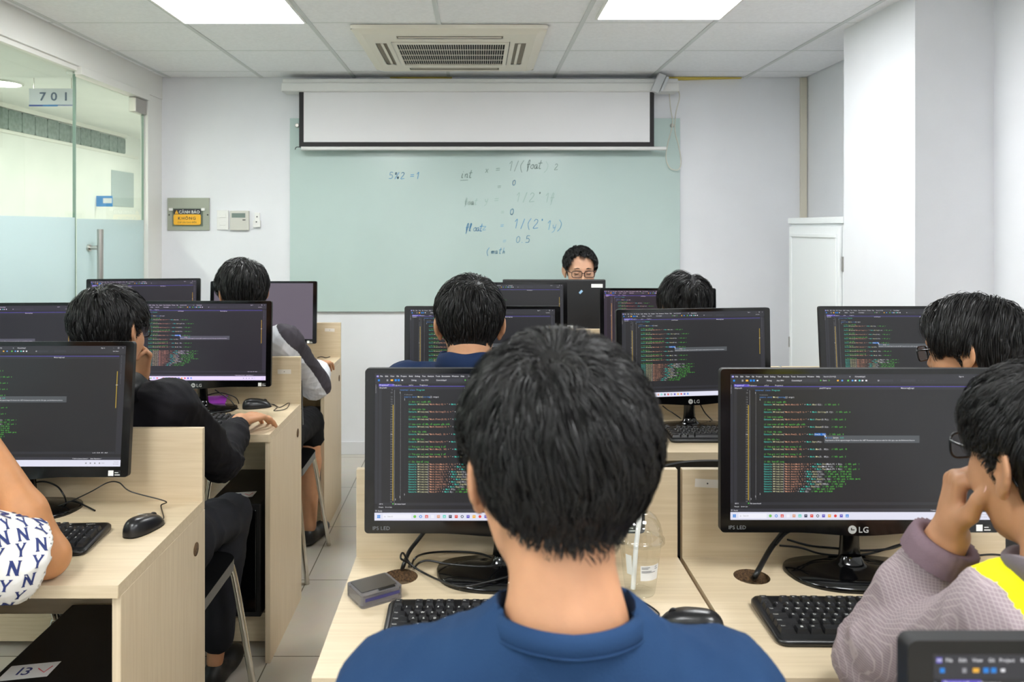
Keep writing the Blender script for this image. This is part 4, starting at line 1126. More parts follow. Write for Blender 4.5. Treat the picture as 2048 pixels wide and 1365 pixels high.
# ------------------------------------------------------------------ computers under the desks
_pc = None
def pc(x, y, label, num='13', z=0.133, w=0.095, lx=0.0):
    global _pc
    t = thing('computer_tower', label, 'computer', (x, y, z), 0, 'black computer towers under the desks')
    b = MB(); b.box(-w, w, -0.20, 0.20, 0.0, 0.40); c = obj('case', b, mat('pc_black', (13, 13, 14), 0.45), t, bevel=0.004)
    b = MB(); b.box(-w + 0.015, w - 0.015, -0.206, -0.2002, 0.02, 0.38); obj('front_panel', b, GLOSSB, t, bevel=0.003)
    if num:
        b = MB(); b.add([(-0.055, -0.15, 0.4012), (0.045, -0.13, 0.4012), (0.045, -0.07, 0.4012), (-0.055, -0.09, 0.4012)], [(0, 1, 2, 3)], 0)
        text_into(b, num, -0.035, -0.125, 0.042, 1, 0.4016, axis='xy', bold=0.01); b.tube([(0.01, -0.10, 0.4016), (0.03, -0.115, 0.4016), (0.036, -0.09, 0.4016)], 0.0012, 5, 2)
        obj('number_label', b, [PAPER, mat('label_navy', (44, 52, 110), 0.6), mat('label_red', (190, 80, 90), 0.6)], c, loc=(lx, 0, 0))
pc(-0.90, 1.84, 'wide black computer case with a white 13 label under the nearest left desk', '13', w=0.15, lx=-0.08)
pc(-0.86, 2.98, 'black computer tower under the desk with the purple notebook', '12')
pc(-0.93, 4.10, 'black computer tower under the farthest left desk', None)
pc(0.29, 2.76, 'black computer tower under the desk of the person in the blue collar', None)
pc(0.62, 2.76, 'black computer tower under the empty middle desk', None)
# ------------------------------------------------------------------ chairs
BLACKSEAT = mat('black_seat_plastic', (16, 16, 17), 0.3)
def chair(x, y, rz, label, seat=0.455, back_top=0.90):
    t = thing('chair', label, 'chair', (x, y, 0), rz, 'black chairs with steel tube legs')
    b = MB(); b.prism(rrect(-0.20, 0.20, -0.19, 0.20, 0.07, 6), seat - 0.02, seat + 0.012); obj('seat', b, BLACKSEAT, t, bevel=0.008, seg=3)
    b = MB(); n = 16; vs = []
    for j, (z, yo) in enumerate(((back_top - 0.27, 0.0), (back_top - 0.2, -0.006), (back_top - 0.08, -0.018), (back_top - 0.03, -0.024), (back_top, -0.028))):
        for i in range(n + 1):
            u = -1 + 2 * i / n
            drop = (0.045 * abs(u) ** 3) * (1 if j == 4 else 0.4 if j == 3 else 0) - (0.03 * abs(u) ** 4 if j == 0 else 0)
            vs.append((u * 0.205, -0.20 + yo + 0.05 * u * u, z - drop))
    fr = [(j * (n + 1) + i, j * (n + 1) + i + 1, (j + 1) * (n + 1) + i + 1, (j + 1) * (n + 1) + i) for j in range(4) for i in range(n)]
    m = len(vs); vb = [(v[0], v[1] + 0.014, v[2]) for v in vs]
    b.add(vs + vb, fr + [tuple(q + m for q in f[::-1]) for f in fr], 0, True)
    rim = [j * (n + 1) for j in range(5)][::-1] + list(range(1, n + 1)) + [j * (n + 1) + n for j in range(1, 5)] + [4 * (n + 1) + i for i in range(n - 1, 0, -1)]
    b.add(vs + vb, [(rim[k], rim[k] + m, rim[(k + 1) % len(rim)] + m, rim[(k + 1) % len(rim)]) for k in range(len(rim))], 0, True)
    obj('backrest', b, BLACKSEAT, t)
    for s in (-1, 1):
        b = MB(); b.tube(spline([(s * 0.175, -0.10, seat - 0.032), (s * 0.18, 0.13, seat - 0.032), (s * 0.19, 0.175, seat - 0.06), (s * 0.25, 0.205, 0.0)], 6), 0.0105, 10); obj('leg', b, CHROME, t)
        b = MB(); b.tube(spline([(s * 0.175, 0.08, seat - 0.032), (s * 0.18, -0.14, seat - 0.032), (s * 0.19, -0.175, seat - 0.06), (s * 0.235, -0.20, 0.0)], 6), 0.0105, 10); obj('leg', b, CHROME, t)
        b = MB(); b.tube(spline([(s * 0.16, -0.12, seat - 0.03), (s * 0.17, -0.195, seat), (s * 0.17, -0.19, seat + 0.12), (s * 0.17, -0.185, back_top - 0.10)], 6), 0.009, 8); obj('back_post', b, CHROME, t)
    return t

# ------------------------------------------------------------------ implicit surfaces: bodies and clothes grown as one skin
def nrm(v):
    v = np.array(v, float); return v / (np.linalg.norm(v) + 1e-12)
class Prim:
    def __init__(s, kind, k, op, **kw):
        s.kind = kind; s.k = k; s.op = op; s.__dict__.update(kw)
    def ev(s, X, Y, Z):
        if s.kind == 'cap':
            a, b = s.a, s.b; ab = b - a; L2 = float(ab @ ab) + 1e-12
            if s.F is None:
                x, y, z = X - a[0], Y - a[1], Z - a[2]
                t = np.clip((x * ab[0] + y * ab[1] + z * ab[2]) / L2, 0, 1)
                return np.sqrt((x - t * ab[0]) ** 2 + (y - t * ab[1]) ** 2 + (z - t * ab[2]) ** 2) - (s.ra + (s.rb - s.ra) * t)
            f = s.F; q = s.q      # f: unit direction squeezed by q (<1 = flatter)
            x, y, z = X - a[0], Y - a[1], Z - a[2]
            t = np.clip((x * ab[0] + y * ab[1] + z * ab[2]) / L2, 0, 1)
            x = x - t * ab[0]; y = y - t * ab[1]; z = z - t * ab[2]
            w = x * f[0] + y * f[1] + z * f[2]; e = w * (1 / q - 1)
            x = x + e * f[0]; y = y + e * f[1]; z = z + e * f[2]
            return (np.sqrt(x * x + y * y + z * z) - (s.ra + (s.rb - s.ra) * t)) * (0.5 + 0.5 * q)
        c, R, r = s.c, s.R, s.r
        x, y, z = X - c[0], Y - c[1], Z - c[2]
        u = (x * R[0, 0] + y * R[0, 1] + z * R[0, 2]); v = (x * R[1, 0] + y * R[1, 1] + z * R[1, 2]); w = (x * R[2, 0] + y * R[2, 1] + z * R[2, 2])
        k0 = np.sqrt((u / r[0]) ** 2 + (v / r[1]) ** 2 + (w / r[2]) ** 2) + 1e-9
        k1 = np.sqrt((u / r[0] ** 2) ** 2 + (v / r[1] ** 2) ** 2 + (w / r[2] ** 2) ** 2) + 1e-9
        return k0 * (k0 - 1) / k1
    def box(s):
        if s.kind == 'cap':
            r = max(s.ra, s.rb); return np.minimum(s.a, s.b) - r, np.maximum(s.a, s.b) + r
        r = max(s.r); return s.c - r, s.c + r
    def moved(s, R, T, sc):
        """R: columns are the local axes in the world"""
        p = Prim(s.kind, s.k * sc, s.op)
        if s.kind == 'cap':
            p.a = R @ (s.a * sc) + T; p.b = R @ (s.b * sc) + T; p.ra = s.ra * sc; p.rb = s.rb * sc; p.F = None if s.F is None else R @ s.F; p.q = s.q
        else:
            p.c = R @ (s.c * sc) + T; p.R = s.R @ R.T; p.r = [q * sc for q in s.r]
        return p
def cap(a, b, ra, rb=None, k=0.01, F=None, q=1.0, op='+'):
    return Prim('cap', k, op, a=np.array(a, float), b=np.array(b, float), ra=ra, rb=ra if rb is None else rb, F=None if F is None else np.array(F, float), q=q)
def ell(c, r, k=0.01, R=None, op='+'):
    return Prim('ell', k, op, c=np.array(c, float), r=list(r), R=np.eye(3) if R is None else np.array(R, float))
def combine(d, e, p):
    if p.op == '+':
        h = np.maximum(p.k - np.abs(d - e), 0) / p.k; return np.minimum(d, e) - h * h * p.k * 0.25
    e = -e; h = np.maximum(p.k - np.abs(d - e), 0) / p.k; return np.maximum(d, e) + h * h * p.k * 0.25
def sdf_points(prims, P):
    d = np.full(len(P), 1.0)
    for p in prims: d = combine(d, p.ev(P[:, 0], P[:, 1], P[:, 2]), p)
    return d
def surface(prims, h):
    """naive surface nets over the smooth union"""
    los, his = zip(*[p.box() for p in prims if p.op == '+'])
    lo = np.min(los, 0) - 4 * h; hi = np.max(his, 0) + 4 * h
    n = np.ceil((hi - lo) / h).astype(int) + 1
    ax = [lo[i] + h * np.arange(n[i]) for i in range(3)]
    V = np.full(tuple(n), 1.0, np.float32)
    for p in prims:
        a, b = p.box(); m = p.k + 3 * h
        i0 = np.maximum(np.floor((a - m - lo) / h).astype(int), 0); i1 = np.minimum(np.ceil((b + m - lo) / h).astype(int) + 1, n)
        if np.any(i1 <= i0): continue
        X = ax[0][i0[0]:i1[0], None, None]; Y = ax[1][None, i0[1]:i1[1], None]; Z = ax[2][None, None, i0[2]:i1[2]]
        sl = (slice(i0[0], i1[0]), slice(i0[1], i1[1]), slice(i0[2], i1[2]))
        V[sl] = combine(V[sl], p.ev(X, Y, Z).astype(np.float32), p)
    S = V < 0
    cn = n - 1
    cells, pos, quads = [], [], []
    for a in range(3):
        sa = [slice(None)] * 3; sb = [slice(None)] * 3; sa[a] = slice(0, -1); sb[a] = slice(1, None)
        cr = S[tuple(sa)] != S[tuple(sb)]
        I = np.argwhere(cr)
        if len(I) == 0: continue
        o1, o2 = (a + 1) % 3, (a + 2) % 3
        ok = (I[:, o1] > 0) & (I[:, o2] > 0) & (I[:, o1] < cn[o1]) & (I[:, o2] < cn[o2]); I = I[ok]
        J = I.copy(); J[:, a] += 1
        va = V[I[:, 0], I[:, 1], I[:, 2]]; vb = V[J[:, 0], J[:, 1], J[:, 2]]
        t = va / (va - vb)
        pt = I.astype(float); pt[:, a] += t
        q = []
        for d1, d2 in ((-1, -1), (0, -1), (0, 0), (-1, 0)):
            C = I.copy(); C[:, o1] += d1; C[:, o2] += d2
            lin = (C[:, 0] * cn[1] + C[:, 1]) * cn[2] + C[:, 2]
            q.append(lin); cells.append(lin); pos.append(pt)
        q = np.stack(q, 1); inside = va < 0
        q[~inside] = q[~inside][:, ::-1]
        quads.append(q)
    cells = np.concatenate(cells); pos = np.concatenate(pos); quads = np.concatenate(quads)
    u, inv = np.unique(cells, return_inverse=True)
    cnt = np.bincount(inv).astype(float)
    P = np.stack([np.bincount(inv, pos[:, i]) / cnt for i in range(3)], 1)
    Q = np.searchsorted(u, quads)
    return P * h + lo, Q
def smooth_mesh(P, Q, it=2, lam=0.5):
    E = np.concatenate([Q[:, [0, 1]], Q[:, [1, 2]], Q[:, [2, 3]], Q[:, [3, 0]]]); E = np.concatenate([E, E[:, ::-1]])
    c = np.bincount(E[:, 0], minlength=len(P)).astype(float)[:, None] + 1e-9
    for _ in range(it):
        A = np.stack([np.bincount(E[:, 0], P[E[:, 1], i], minlength=len(P)) for i in range(3)], 1) / c
        P = P + lam * (A - P)
    return P
def normals(P, Q):
    N = np.cross(P[Q[:, 2]] - P[Q[:, 0]], P[Q[:, 3]] - P[Q[:, 1]])
    V = np.zeros_like(P)
    for i in range(4):
        for j in range(3): V[:, j] += np.bincount(Q[:, i], N[:, j], minlength=len(P))
    return V / (np.linalg.norm(V, axis=1, keepdims=True) + 1e-12)
def np_mesh(name, P, F, mats, mi=None, smooth=True):
    me = bpy.data.meshes.new(name); k = F.shape[1]
    me.vertices.add(len(P)); me.vertices.foreach_set('co', P.astype(np.float32).ravel())
    me.loops.add(F.size); me.loops.foreach_set('vertex_index', F.astype(np.int32).ravel())
    me.polygons.add(len(F)); me.polygons.foreach_set('loop_start', np.arange(0, F.size, k, dtype=np.int32))
    for m in mats: me.materials.append(m)
    if mi is not None: me.polygons.foreach_set('material_index', mi.astype(np.int32))
    me.update(calc_edges=True)
    me.polygons.foreach_set('use_smooth', np.full(len(F), smooth))
    me.update()
    return me
def ripple(P, seed, f=28.0, amp=0.004):
    """soft ridged folds"""
    r = np.random.RandomState(seed); out = np.zeros(len(P))
    W = P.copy()
    for _ in range(2):
        d = r.randn(3, 3); W = W + 0.02 * np.sin(P @ d.T * 9 + r.rand(3) * 6)
    for o in range(4):
        d = nrm(r.randn(3)); s = np.sin((W @ d) * f * (1.5 ** o) + r.rand() * 6)
        out += (1 - np.abs(s)) ** 1.6 * (0.62 ** o)
    return amp * (out - 0.9)

# ------------------------------------------------------------------ the head, in its own frame: x right, y forward, z up, origin between the ears
def head_prims(full=True):
    p = [ell((0, -0.008, 0.038), (0.075, 0.096, 0.086), 0.02),
         ell((0, 0.033, 0.045), (0.063, 0.058, 0.055), 0.03),
         ell((0, 0.036, -0.020), (0.060, 0.056, 0.075), 0.03),
         ell((0, 0.030, -0.066), (0.050, 0.055, 0.042), 0.03),
         ell((0, 0.072, -0.092), (0.022, 0.018, 0.018), 0.025)]
    if full:
        p += [cap((-0.034, 0.084, 0.031), (0.034, 0.084, 0.031), 0.010, k=0.02),
              cap((0, 0.088, 0.020), (0, 0.108, -0.020), 0.0075, 0.0115, 0.012)]
        for s in (-1, 1):
            p += [ell((s * 0.040, 0.060, -0.024), (0.023, 0.024, 0.024), 0.03),
                  ell((s * 0.012, 0.099, -0.026), (0.008, 0.010, 0.008), 0.007),
                  ell((s * 0.032, 0.102, 0.011), (0.017, 0.013, 0.012), 0.012, op='-'),
                  ell((s * 0.032, 0.081, 0.011), (0.0145, 0.0125, 0.0115), 0.004)]
        p += [cap((-0.017, 0.088, -0.053), (0.017, 0.088, -0.053), 0.007, k=0.010), cap((-0.015, 0.087, -0.064), (0.015, 0.087, -0.064), 0.0078, k=0.010),
              cap((-0.020, 0.099, -0.0585), (0.020, 0.099, -0.0585), 0.0022, k=0.004, op='-')]
        for s in (-1, 1):
            an = math.radians(27)
            R = np.array([[math.cos(an), s * math.sin(an), 0.0], [-s * math.sin(an), math.cos(an), 0.12], [0, -0.12, 1]])
            R[0] = nrm(R[0]); R[1] = nrm(R[1]); R[2] = nrm(R[2])
            p += [ell((s * 0.0835, -0.014, 0.004), (0.0065, 0.021, 0.030), 0.006, R),
                  ell((s * 0.078, -0.004, -0.024), (0.006, 0.009, 0.012), 0.008),
                  ell((s * 0.0900, -0.011, 0.006), (0.0055, 0.013, 0.022), 0.003, R, op='-'),
                  ell((s * 0.078, 0.004, -0.004), (0.005, 0.004, 0.007), 0.004)]
    return p
NECK_LOCAL = [cap((0, -0.022, -0.045), (0, -0.040, -0.17), 0.053, 0.056, 0.03)]

def rot_head(yaw, pitch, roll):
    """yaw: left positive about z, pitch: down positive, roll: towards the right shoulder positive (radians); columns = axes"""
    return np.array(Matrix.Rotation(yaw, 3, 'Z') @ Matrix.Rotation(-pitch, 3, 'X') @ Matrix.Rotation(roll, 3, 'Y'))

def hand_prims(W, d, n, left=False, curl=((.3, .3, .2),) * 4, thumb=(0.6, 0.7, 0.25), s=1.0, spread=0.06):
    W = np.array(W, float); d = nrm(d); n = np.array(n, float); n = nrm(n - d * (n @ d)); t = np.cross(d, n) * (-1 if left else 1)
    P = []; tips = []
    offs = (0.030, 0.011, -0.009, -0.028); kl = (0.086, 0.088, 0.084, 0.076)
    ph = ((.042, .025, .021), (.046, .029, .022), (.042, .027, .021), (.033, .020, .018)); rr = (.0088, .0090, .0085, .0075)
    P.append(cap(W - d * 0.01, W + d * 0.03, 0.024, 0.026, 0.012, F=n, q=0.62))
    for i in range(4):
        kn = W + (d * kl[i] + t * offs[i]) * s
        P.append(cap(W + (d * 0.018 + t * offs[i] * 0.55) * s, kn, 0.014 * s, 0.0112 * s, 0.012, F=n, q=0.85))
        a = 0.0; p = kn; sp = spread * (1.5 - i)
        dd = nrm(d + t * sp)
        c = curl[i]
        for j in range(3):
            a += c[j]; q = p + (dd * math.cos(a) + n * math.sin(a)) * ph[i][j] * s
            P.append(cap(p, q, rr[i] * s * (1 - 0.07 * j), rr[i] * s * (0.95 - 0.08 * j), 0.006 if j == 0 else 0.0025)); p = q
        tips.append(p)
    b0 = W + (d * 0.022 + t * 0.020) * s; td = nrm(d * thumb[0] + t * thumb[1] + n * thumb[2])
    b1 = b0 + td * 0.044 * s; td2 = nrm(td * 0.8 + d * 0.5); b2 = b1 + td2 * 0.033 * s; td3 = nrm(td2 * 0.85 + n * 0.25 + d * 0.2); b3 = b2 + td3 * 0.026 * s
    P += [cap(b0, b1, 0.0155 * s, 0.0125 * s, 0.012), cap(b1, b2, 0.0112 * s, 0.0102 * s, 0.004), cap(b2, b3, 0.0102 * s, 0.0085 * s, 0.003)]
    return P, (b2, b3, n, td3)

# ------------------------------------------------------------------ hair: thousands of thin locks combed over the skull
def hair_mat(name, col=(14, 13, 13), rough=0.46):
    if name in MATS: return MATS[name]
    m = mat(name, col, rough, spec=0.36)
    nt, N, L, b = nodes_of(m)
    g = N.new('ShaderNodeAttribute'); g.attribute_name = 'tone'
    mx = N.new('ShaderNodeMix'); mx.data_type = 'RGBA'; mx.inputs[6].default_value = srgb(col); mx.inputs[7].default_value = srgb(tuple(min(255, int(c * 1.9 + 6)) for c in col))
    L.new(g.outputs['Fac'], mx.inputs[0]); L.new(mx.outputs[2], b.inputs['Base Color'])
    return m
HAIR = hair_mat('black_hair')
def zline(az, line):
    return np.interp(az, [0, 25, 50, 70, 82, 95, 108, 125, 150, 180], line)
LINE_SHORT = [0.098, 0.094, 0.066, 0.030, -0.020, 0.030, 0.018, -0.038, -0.066, -0.072]
def make_hair(name, parent, R, T, sc, n=9000, seed=1, L=(0.055, 0.040, 0.012), vol=(0.020, 0.013, 0.004), whorl=(0.012, -0.055), line=LINE_SHORT,
              grav=0.55, comb=(0, 0, 0), wid=0.0006, segs=7, part=None, curl=0.0, clump=0.5, messy=0.16, fringe=None, lift=0.0, ears=True, ears_z=0.016):
    r = np.random.RandomState(seed)
    skull = head_prims(False) + NECK_LOCAL
    def trace(D, off=0.0):
        C = np.array([0, -0.008, 0.025]); t = np.full(len(D), 0.19)
        for _ in range(14):
            d = sdf_points(skull, C + D * t[:, None]) - off; t = t - d * 0.85
        return C + D * t[:, None]
    def grad(P, e=0.002):
        g = np.stack([sdf_points(skull, P + np.eye(3)[i] * e) - sdf_points(skull, P - np.eye(3)[i] * e) for i in range(3)], 1)
        return g / (np.linalg.norm(g, axis=1, keepdims=True) + 1e-9)
    def inside(P, extra=0.0, jit=0.004):
        az = np.degrees(np.arctan2(np.abs(P[:, 0]), P[:, 1]))
        return P[:, 2] > zline(az, line) + extra + r.randn(len(P)) * jit
    D = r.randn(int(n * 2.2), 3); D /= np.linalg.norm(D, axis=1, keepdims=True); D = D[D[:, 2] > -0.85]
    P0 = trace(D); P0 = P0[inside(P0)][:n]; n = len(P0)
    Wp = trace(nrm((whorl[0], whorl[1], 0.10))[None, :] )[0] if False else trace(np.array([nrm((whorl[0], whorl[1] + 0.008, 0.095))]))[0]
    G = max(40, n // 45); g = r.randint(0, G, n); gi = np.arange(G)
    for s_ in range(0, n, 4000):
        d2 = ((P0[s_:s_ + 4000, None, :] - P0[None, :G, :]) ** 2).sum(2); g[s_:s_ + 4000] = d2.argmin(1)
    gn = r.randn(G, 3)[g] * messy + r.randn(n, 3) * messy * 0.35
    h = np.clip((P0[:, 2] + 0.05) / 0.13, 0, 1); h = h * h * (3 - 2 * h)
    front = np.clip((P0[:, 1] - 0.03) / 0.05, 0, 1) * np.clip((P0[:, 2] - 0.04) / 0.04, 0, 1)
    Ln = np.where(h < 0.5, L[2] + (L[1] - L[2]) * h * 2, L[1] + (L[0] - L[1]) * (h * 2 - 1))
    if fringe: Ln = Ln * (1 - front) + fringe * front
    Ln = Ln * (0.78 + 0.4 * r.rand(n))
    az0 = np.degrees(np.arctan2(np.abs(P0[:, 0]), P0[:, 1]))
    over = (az0 > 70) & (az0 < 113)
    if ears: Ln = np.where(over, np.minimum(Ln, np.maximum(0.012, (P0[:, 2] - ears_z) * 1.05)), Ln)
    side = (az0 > 48) & (az0 <= 70)
    if ears: Ln = np.where(side, np.minimum(Ln, np.maximum(0.010, (P0[:, 2] + 0.012) * 1.0)), Ln)
    Vo = np.where(h < 0.5, vol[2] + (vol[1] - vol[2]) * h * 2, vol[1] + (vol[0] - vol[1]) * (h * 2 - 1)) * (0.12 + 0.88 * r.rand(n) ** 0.7)
    pts = [P0 - grad(P0) * 0.001]; P = P0.copy(); cb = np.array(comb, float)
    phase = gn[:, 0] * 20
    for i in range(1, segs + 1):
        f = i / segs
        N = grad(P)
        t0 = P - Wp
        if part is not None:       # hair falls away from a parting line at x = part on top of the head
            top = np.clip((P[:, 2] - 0.03) / 0.05, 0, 1)[:, None]
            sd = np.sign(P0[:, 0] - part)[:, None]
            t0 = t0 / (np.linalg.norm(t0, axis=1, keepdims=True) + 1e-6) + np.concatenate([sd, 0 * sd, 0 * sd], 1) * top * 1.6
        t0 = t0 - N * (t0 * N).sum(1, keepdims=True); l0 = np.linalg.norm(t0, axis=1, keepdims=True); t0 = t0 / (l0 + 1e-6)
        sw = np.cross(N, t0) * 0.55 * np.exp(-l0 / 0.05)
        gr = np.array([0, 0, -1.0]) - N * (-N[:, 2:3])
        dr = t0 + sw + gr * grav * (0.4 + f) + cb * front[:, None] + gn
        if curl: dr = dr + curl * np.stack([np.sin(phase + 9 * f), np.cos(phase * 1.3 + 8 * f), np.sin(phase * .7 + 7 * f)], 1)
        dr = dr - N * (dr * N).sum(1, keepdims=True) * 0.8
        dr /= np.linalg.norm(dr, axis=1, keepdims=True) + 1e-9
        P = P + dr * (Ln / segs)[:, None]
        dist = sdf_points(skull, P)
        tgt = 0.0015 + Vo * np.sin(np.pi * min(0.85, 0.15 + 0.72 * f)) + lift * f * front
        P = P + grad(P) * ((tgt - dist) * 0.75)[:, None]
        pts.append(P.copy())
    A = np.stack(pts, 1)                       # n, segs+1, 3
    Gd = A[:G][g]
    w = (clump * (np.arange(segs + 1) / segs) ** 1.3)[None, :, None]
    A = A * (1 - w) + (Gd + (P0 - P0[g])[:, None, :] * 0.35) * w
    # ribbons
    T_ = np.gradient(A, axis=1); T_ /= np.linalg.norm(T_, axis=2, keepdims=True) + 1e-9
    N0 = grad(A[:, segs // 2, :])[:, None, :]
    S = np.cross(T_, N0); S /= np.linalg.norm(S, axis=2, keepdims=True) + 1e-9
    U_ = np.cross(S, T_); an = (r.rand(n, 1, 1) - 0.5) * 1.9
    S = S * np.cos(an) + U_ * np.sin(an)
    fr = np.arange(segs + 1) / segs
    ww = (wid * (1 - fr ** 2.5 * 0.92))[None, :, None] * (0.7 + 0.6 * r.rand(n, 1, 1)) * 0.5
    V = np.stack([A - S * ww, A + S * ww], 2).reshape(-1, 3)
    base = (np.arange(n) * (segs + 1) * 2)[:, None] + (np.arange(segs) * 2)[None, :]
    F = np.stack([base, base + 1, base + 3, base + 2], 2).reshape(-1, 4)
    tone = np.repeat(np.clip(r.rand(n) ** 3, 0, 1), (segs + 1) * 2)
    # scalp cap below the locks
    nu, nv = 72, 40
    uu, vv = np.meshgrid(np.linspace(0, 2 * np.pi, nu, endpoint=False), np.linspace(0.0, 2.55, nv))
    Dc = np.stack([np.sin(vv) * np.cos(uu), np.sin(vv) * np.sin(uu), np.cos(vv)], 2).reshape(-1, 3)
    C = trace(Dc, 0.0012); keep = inside(C, 0.022, 0.0)
    C = trace(Dc, 0.0012 + 0.3 * vol[1])
    idx = np.arange(nu * nv).reshape(nv, nu); q = np.stack([idx[:-1], np.roll(idx, -1, 1)[:-1], np.roll(idx, -1, 1)[1:], idx[1:]], 2).reshape(-1, 4)[:, ::-1]
    q = q[keep[q].all(1)]
    V = np.concatenate([V, C]); F = np.concatenate([F, q + n * (segs + 1) * 2]); tone = np.concatenate([tone, np.zeros(len(C))])
    V = (V * sc) @ R.T + T
    me = np_mesh(name, V, F, [HAIR])
    at = me.attributes.new('tone', 'FLOAT', 'POINT'); at.data.foreach_set('value', tone.astype(np.float32))
    return obj(name, me, [], parent)

def eyeglasses(parent, R, T, sc, col, lens=True, w=0.027, hgt=0.017, rr=0.0019):
    M = Matrix([[*(R[i] * sc), T[i]] for i in range(3)] + [[0, 0, 0, 1]])
    b = MB(); y = 0.112
    for s in (-1, 1):
        pts = [(s * 0.0335 + x, y - 0.10 * abs(s * 0.0335 + x) ** 1 * 0.6, 0.008 + z) for x, z in rrect(-w, w, -hgt, hgt, 0.011, 4)]
        b.tube(pts, rr, 6, closed=True, M=M)
        b.tube(spline([(s * (0.0335 + w), y - 0.006, 0.016), (s * 0.074, 0.085, 0.018), (s * 0.081, 0.02, 0.016), (s * 0.082, -0.010, 0.012), (s * 0.079, -0.030, -0.012)], 5), rr * 1.05, 6, M=M)
    b.tube(spline([(-0.0085, y, 0.012), (0, y + 0.002, 0.015), (0.0085, y, 0.012)], 4), rr, 6, M=M)
    g = obj('eyeglasses', b, col, parent)
    for s in (-1, 1):
        b = MB(); pts = [(s * 0.0335 + x, y - 0.06 * abs(s * 0.0335 + x), 0.008 + z) for x, z in rrect(-w, w, -hgt, hgt, 0.011, 4)]
        b.add(pts, [tuple(range(len(pts)))], 0, False, M); obj('lens', b, glass_mat('spectacle_lens', (244, 246, 248)), g)
    return g

def skin_mat(name, col):
    m = noise_mat(name, col, tuple(int(c * 0.95) for c in col), (30, 30, 30), 5, 0.5, 0.10, 300.0, spec=0.4)
    b = m.node_tree.nodes['Principled BSDF']; b.inputs['Subsurface Weight'].default_value = 0.12; b.inputs['Subsurface Radius'].default_value = (0.02, 0.008, 0.004)
    b.inputs['Subsurface Scale'].default_value = 0.35
    return m
def cloth_mat(name, a, b_, sc=400, bump=0.25, rough=0.85):
    return noise_mat(name, a, b_, (6, 6, 6), 6, rough, bump, sc, spec=0.15)

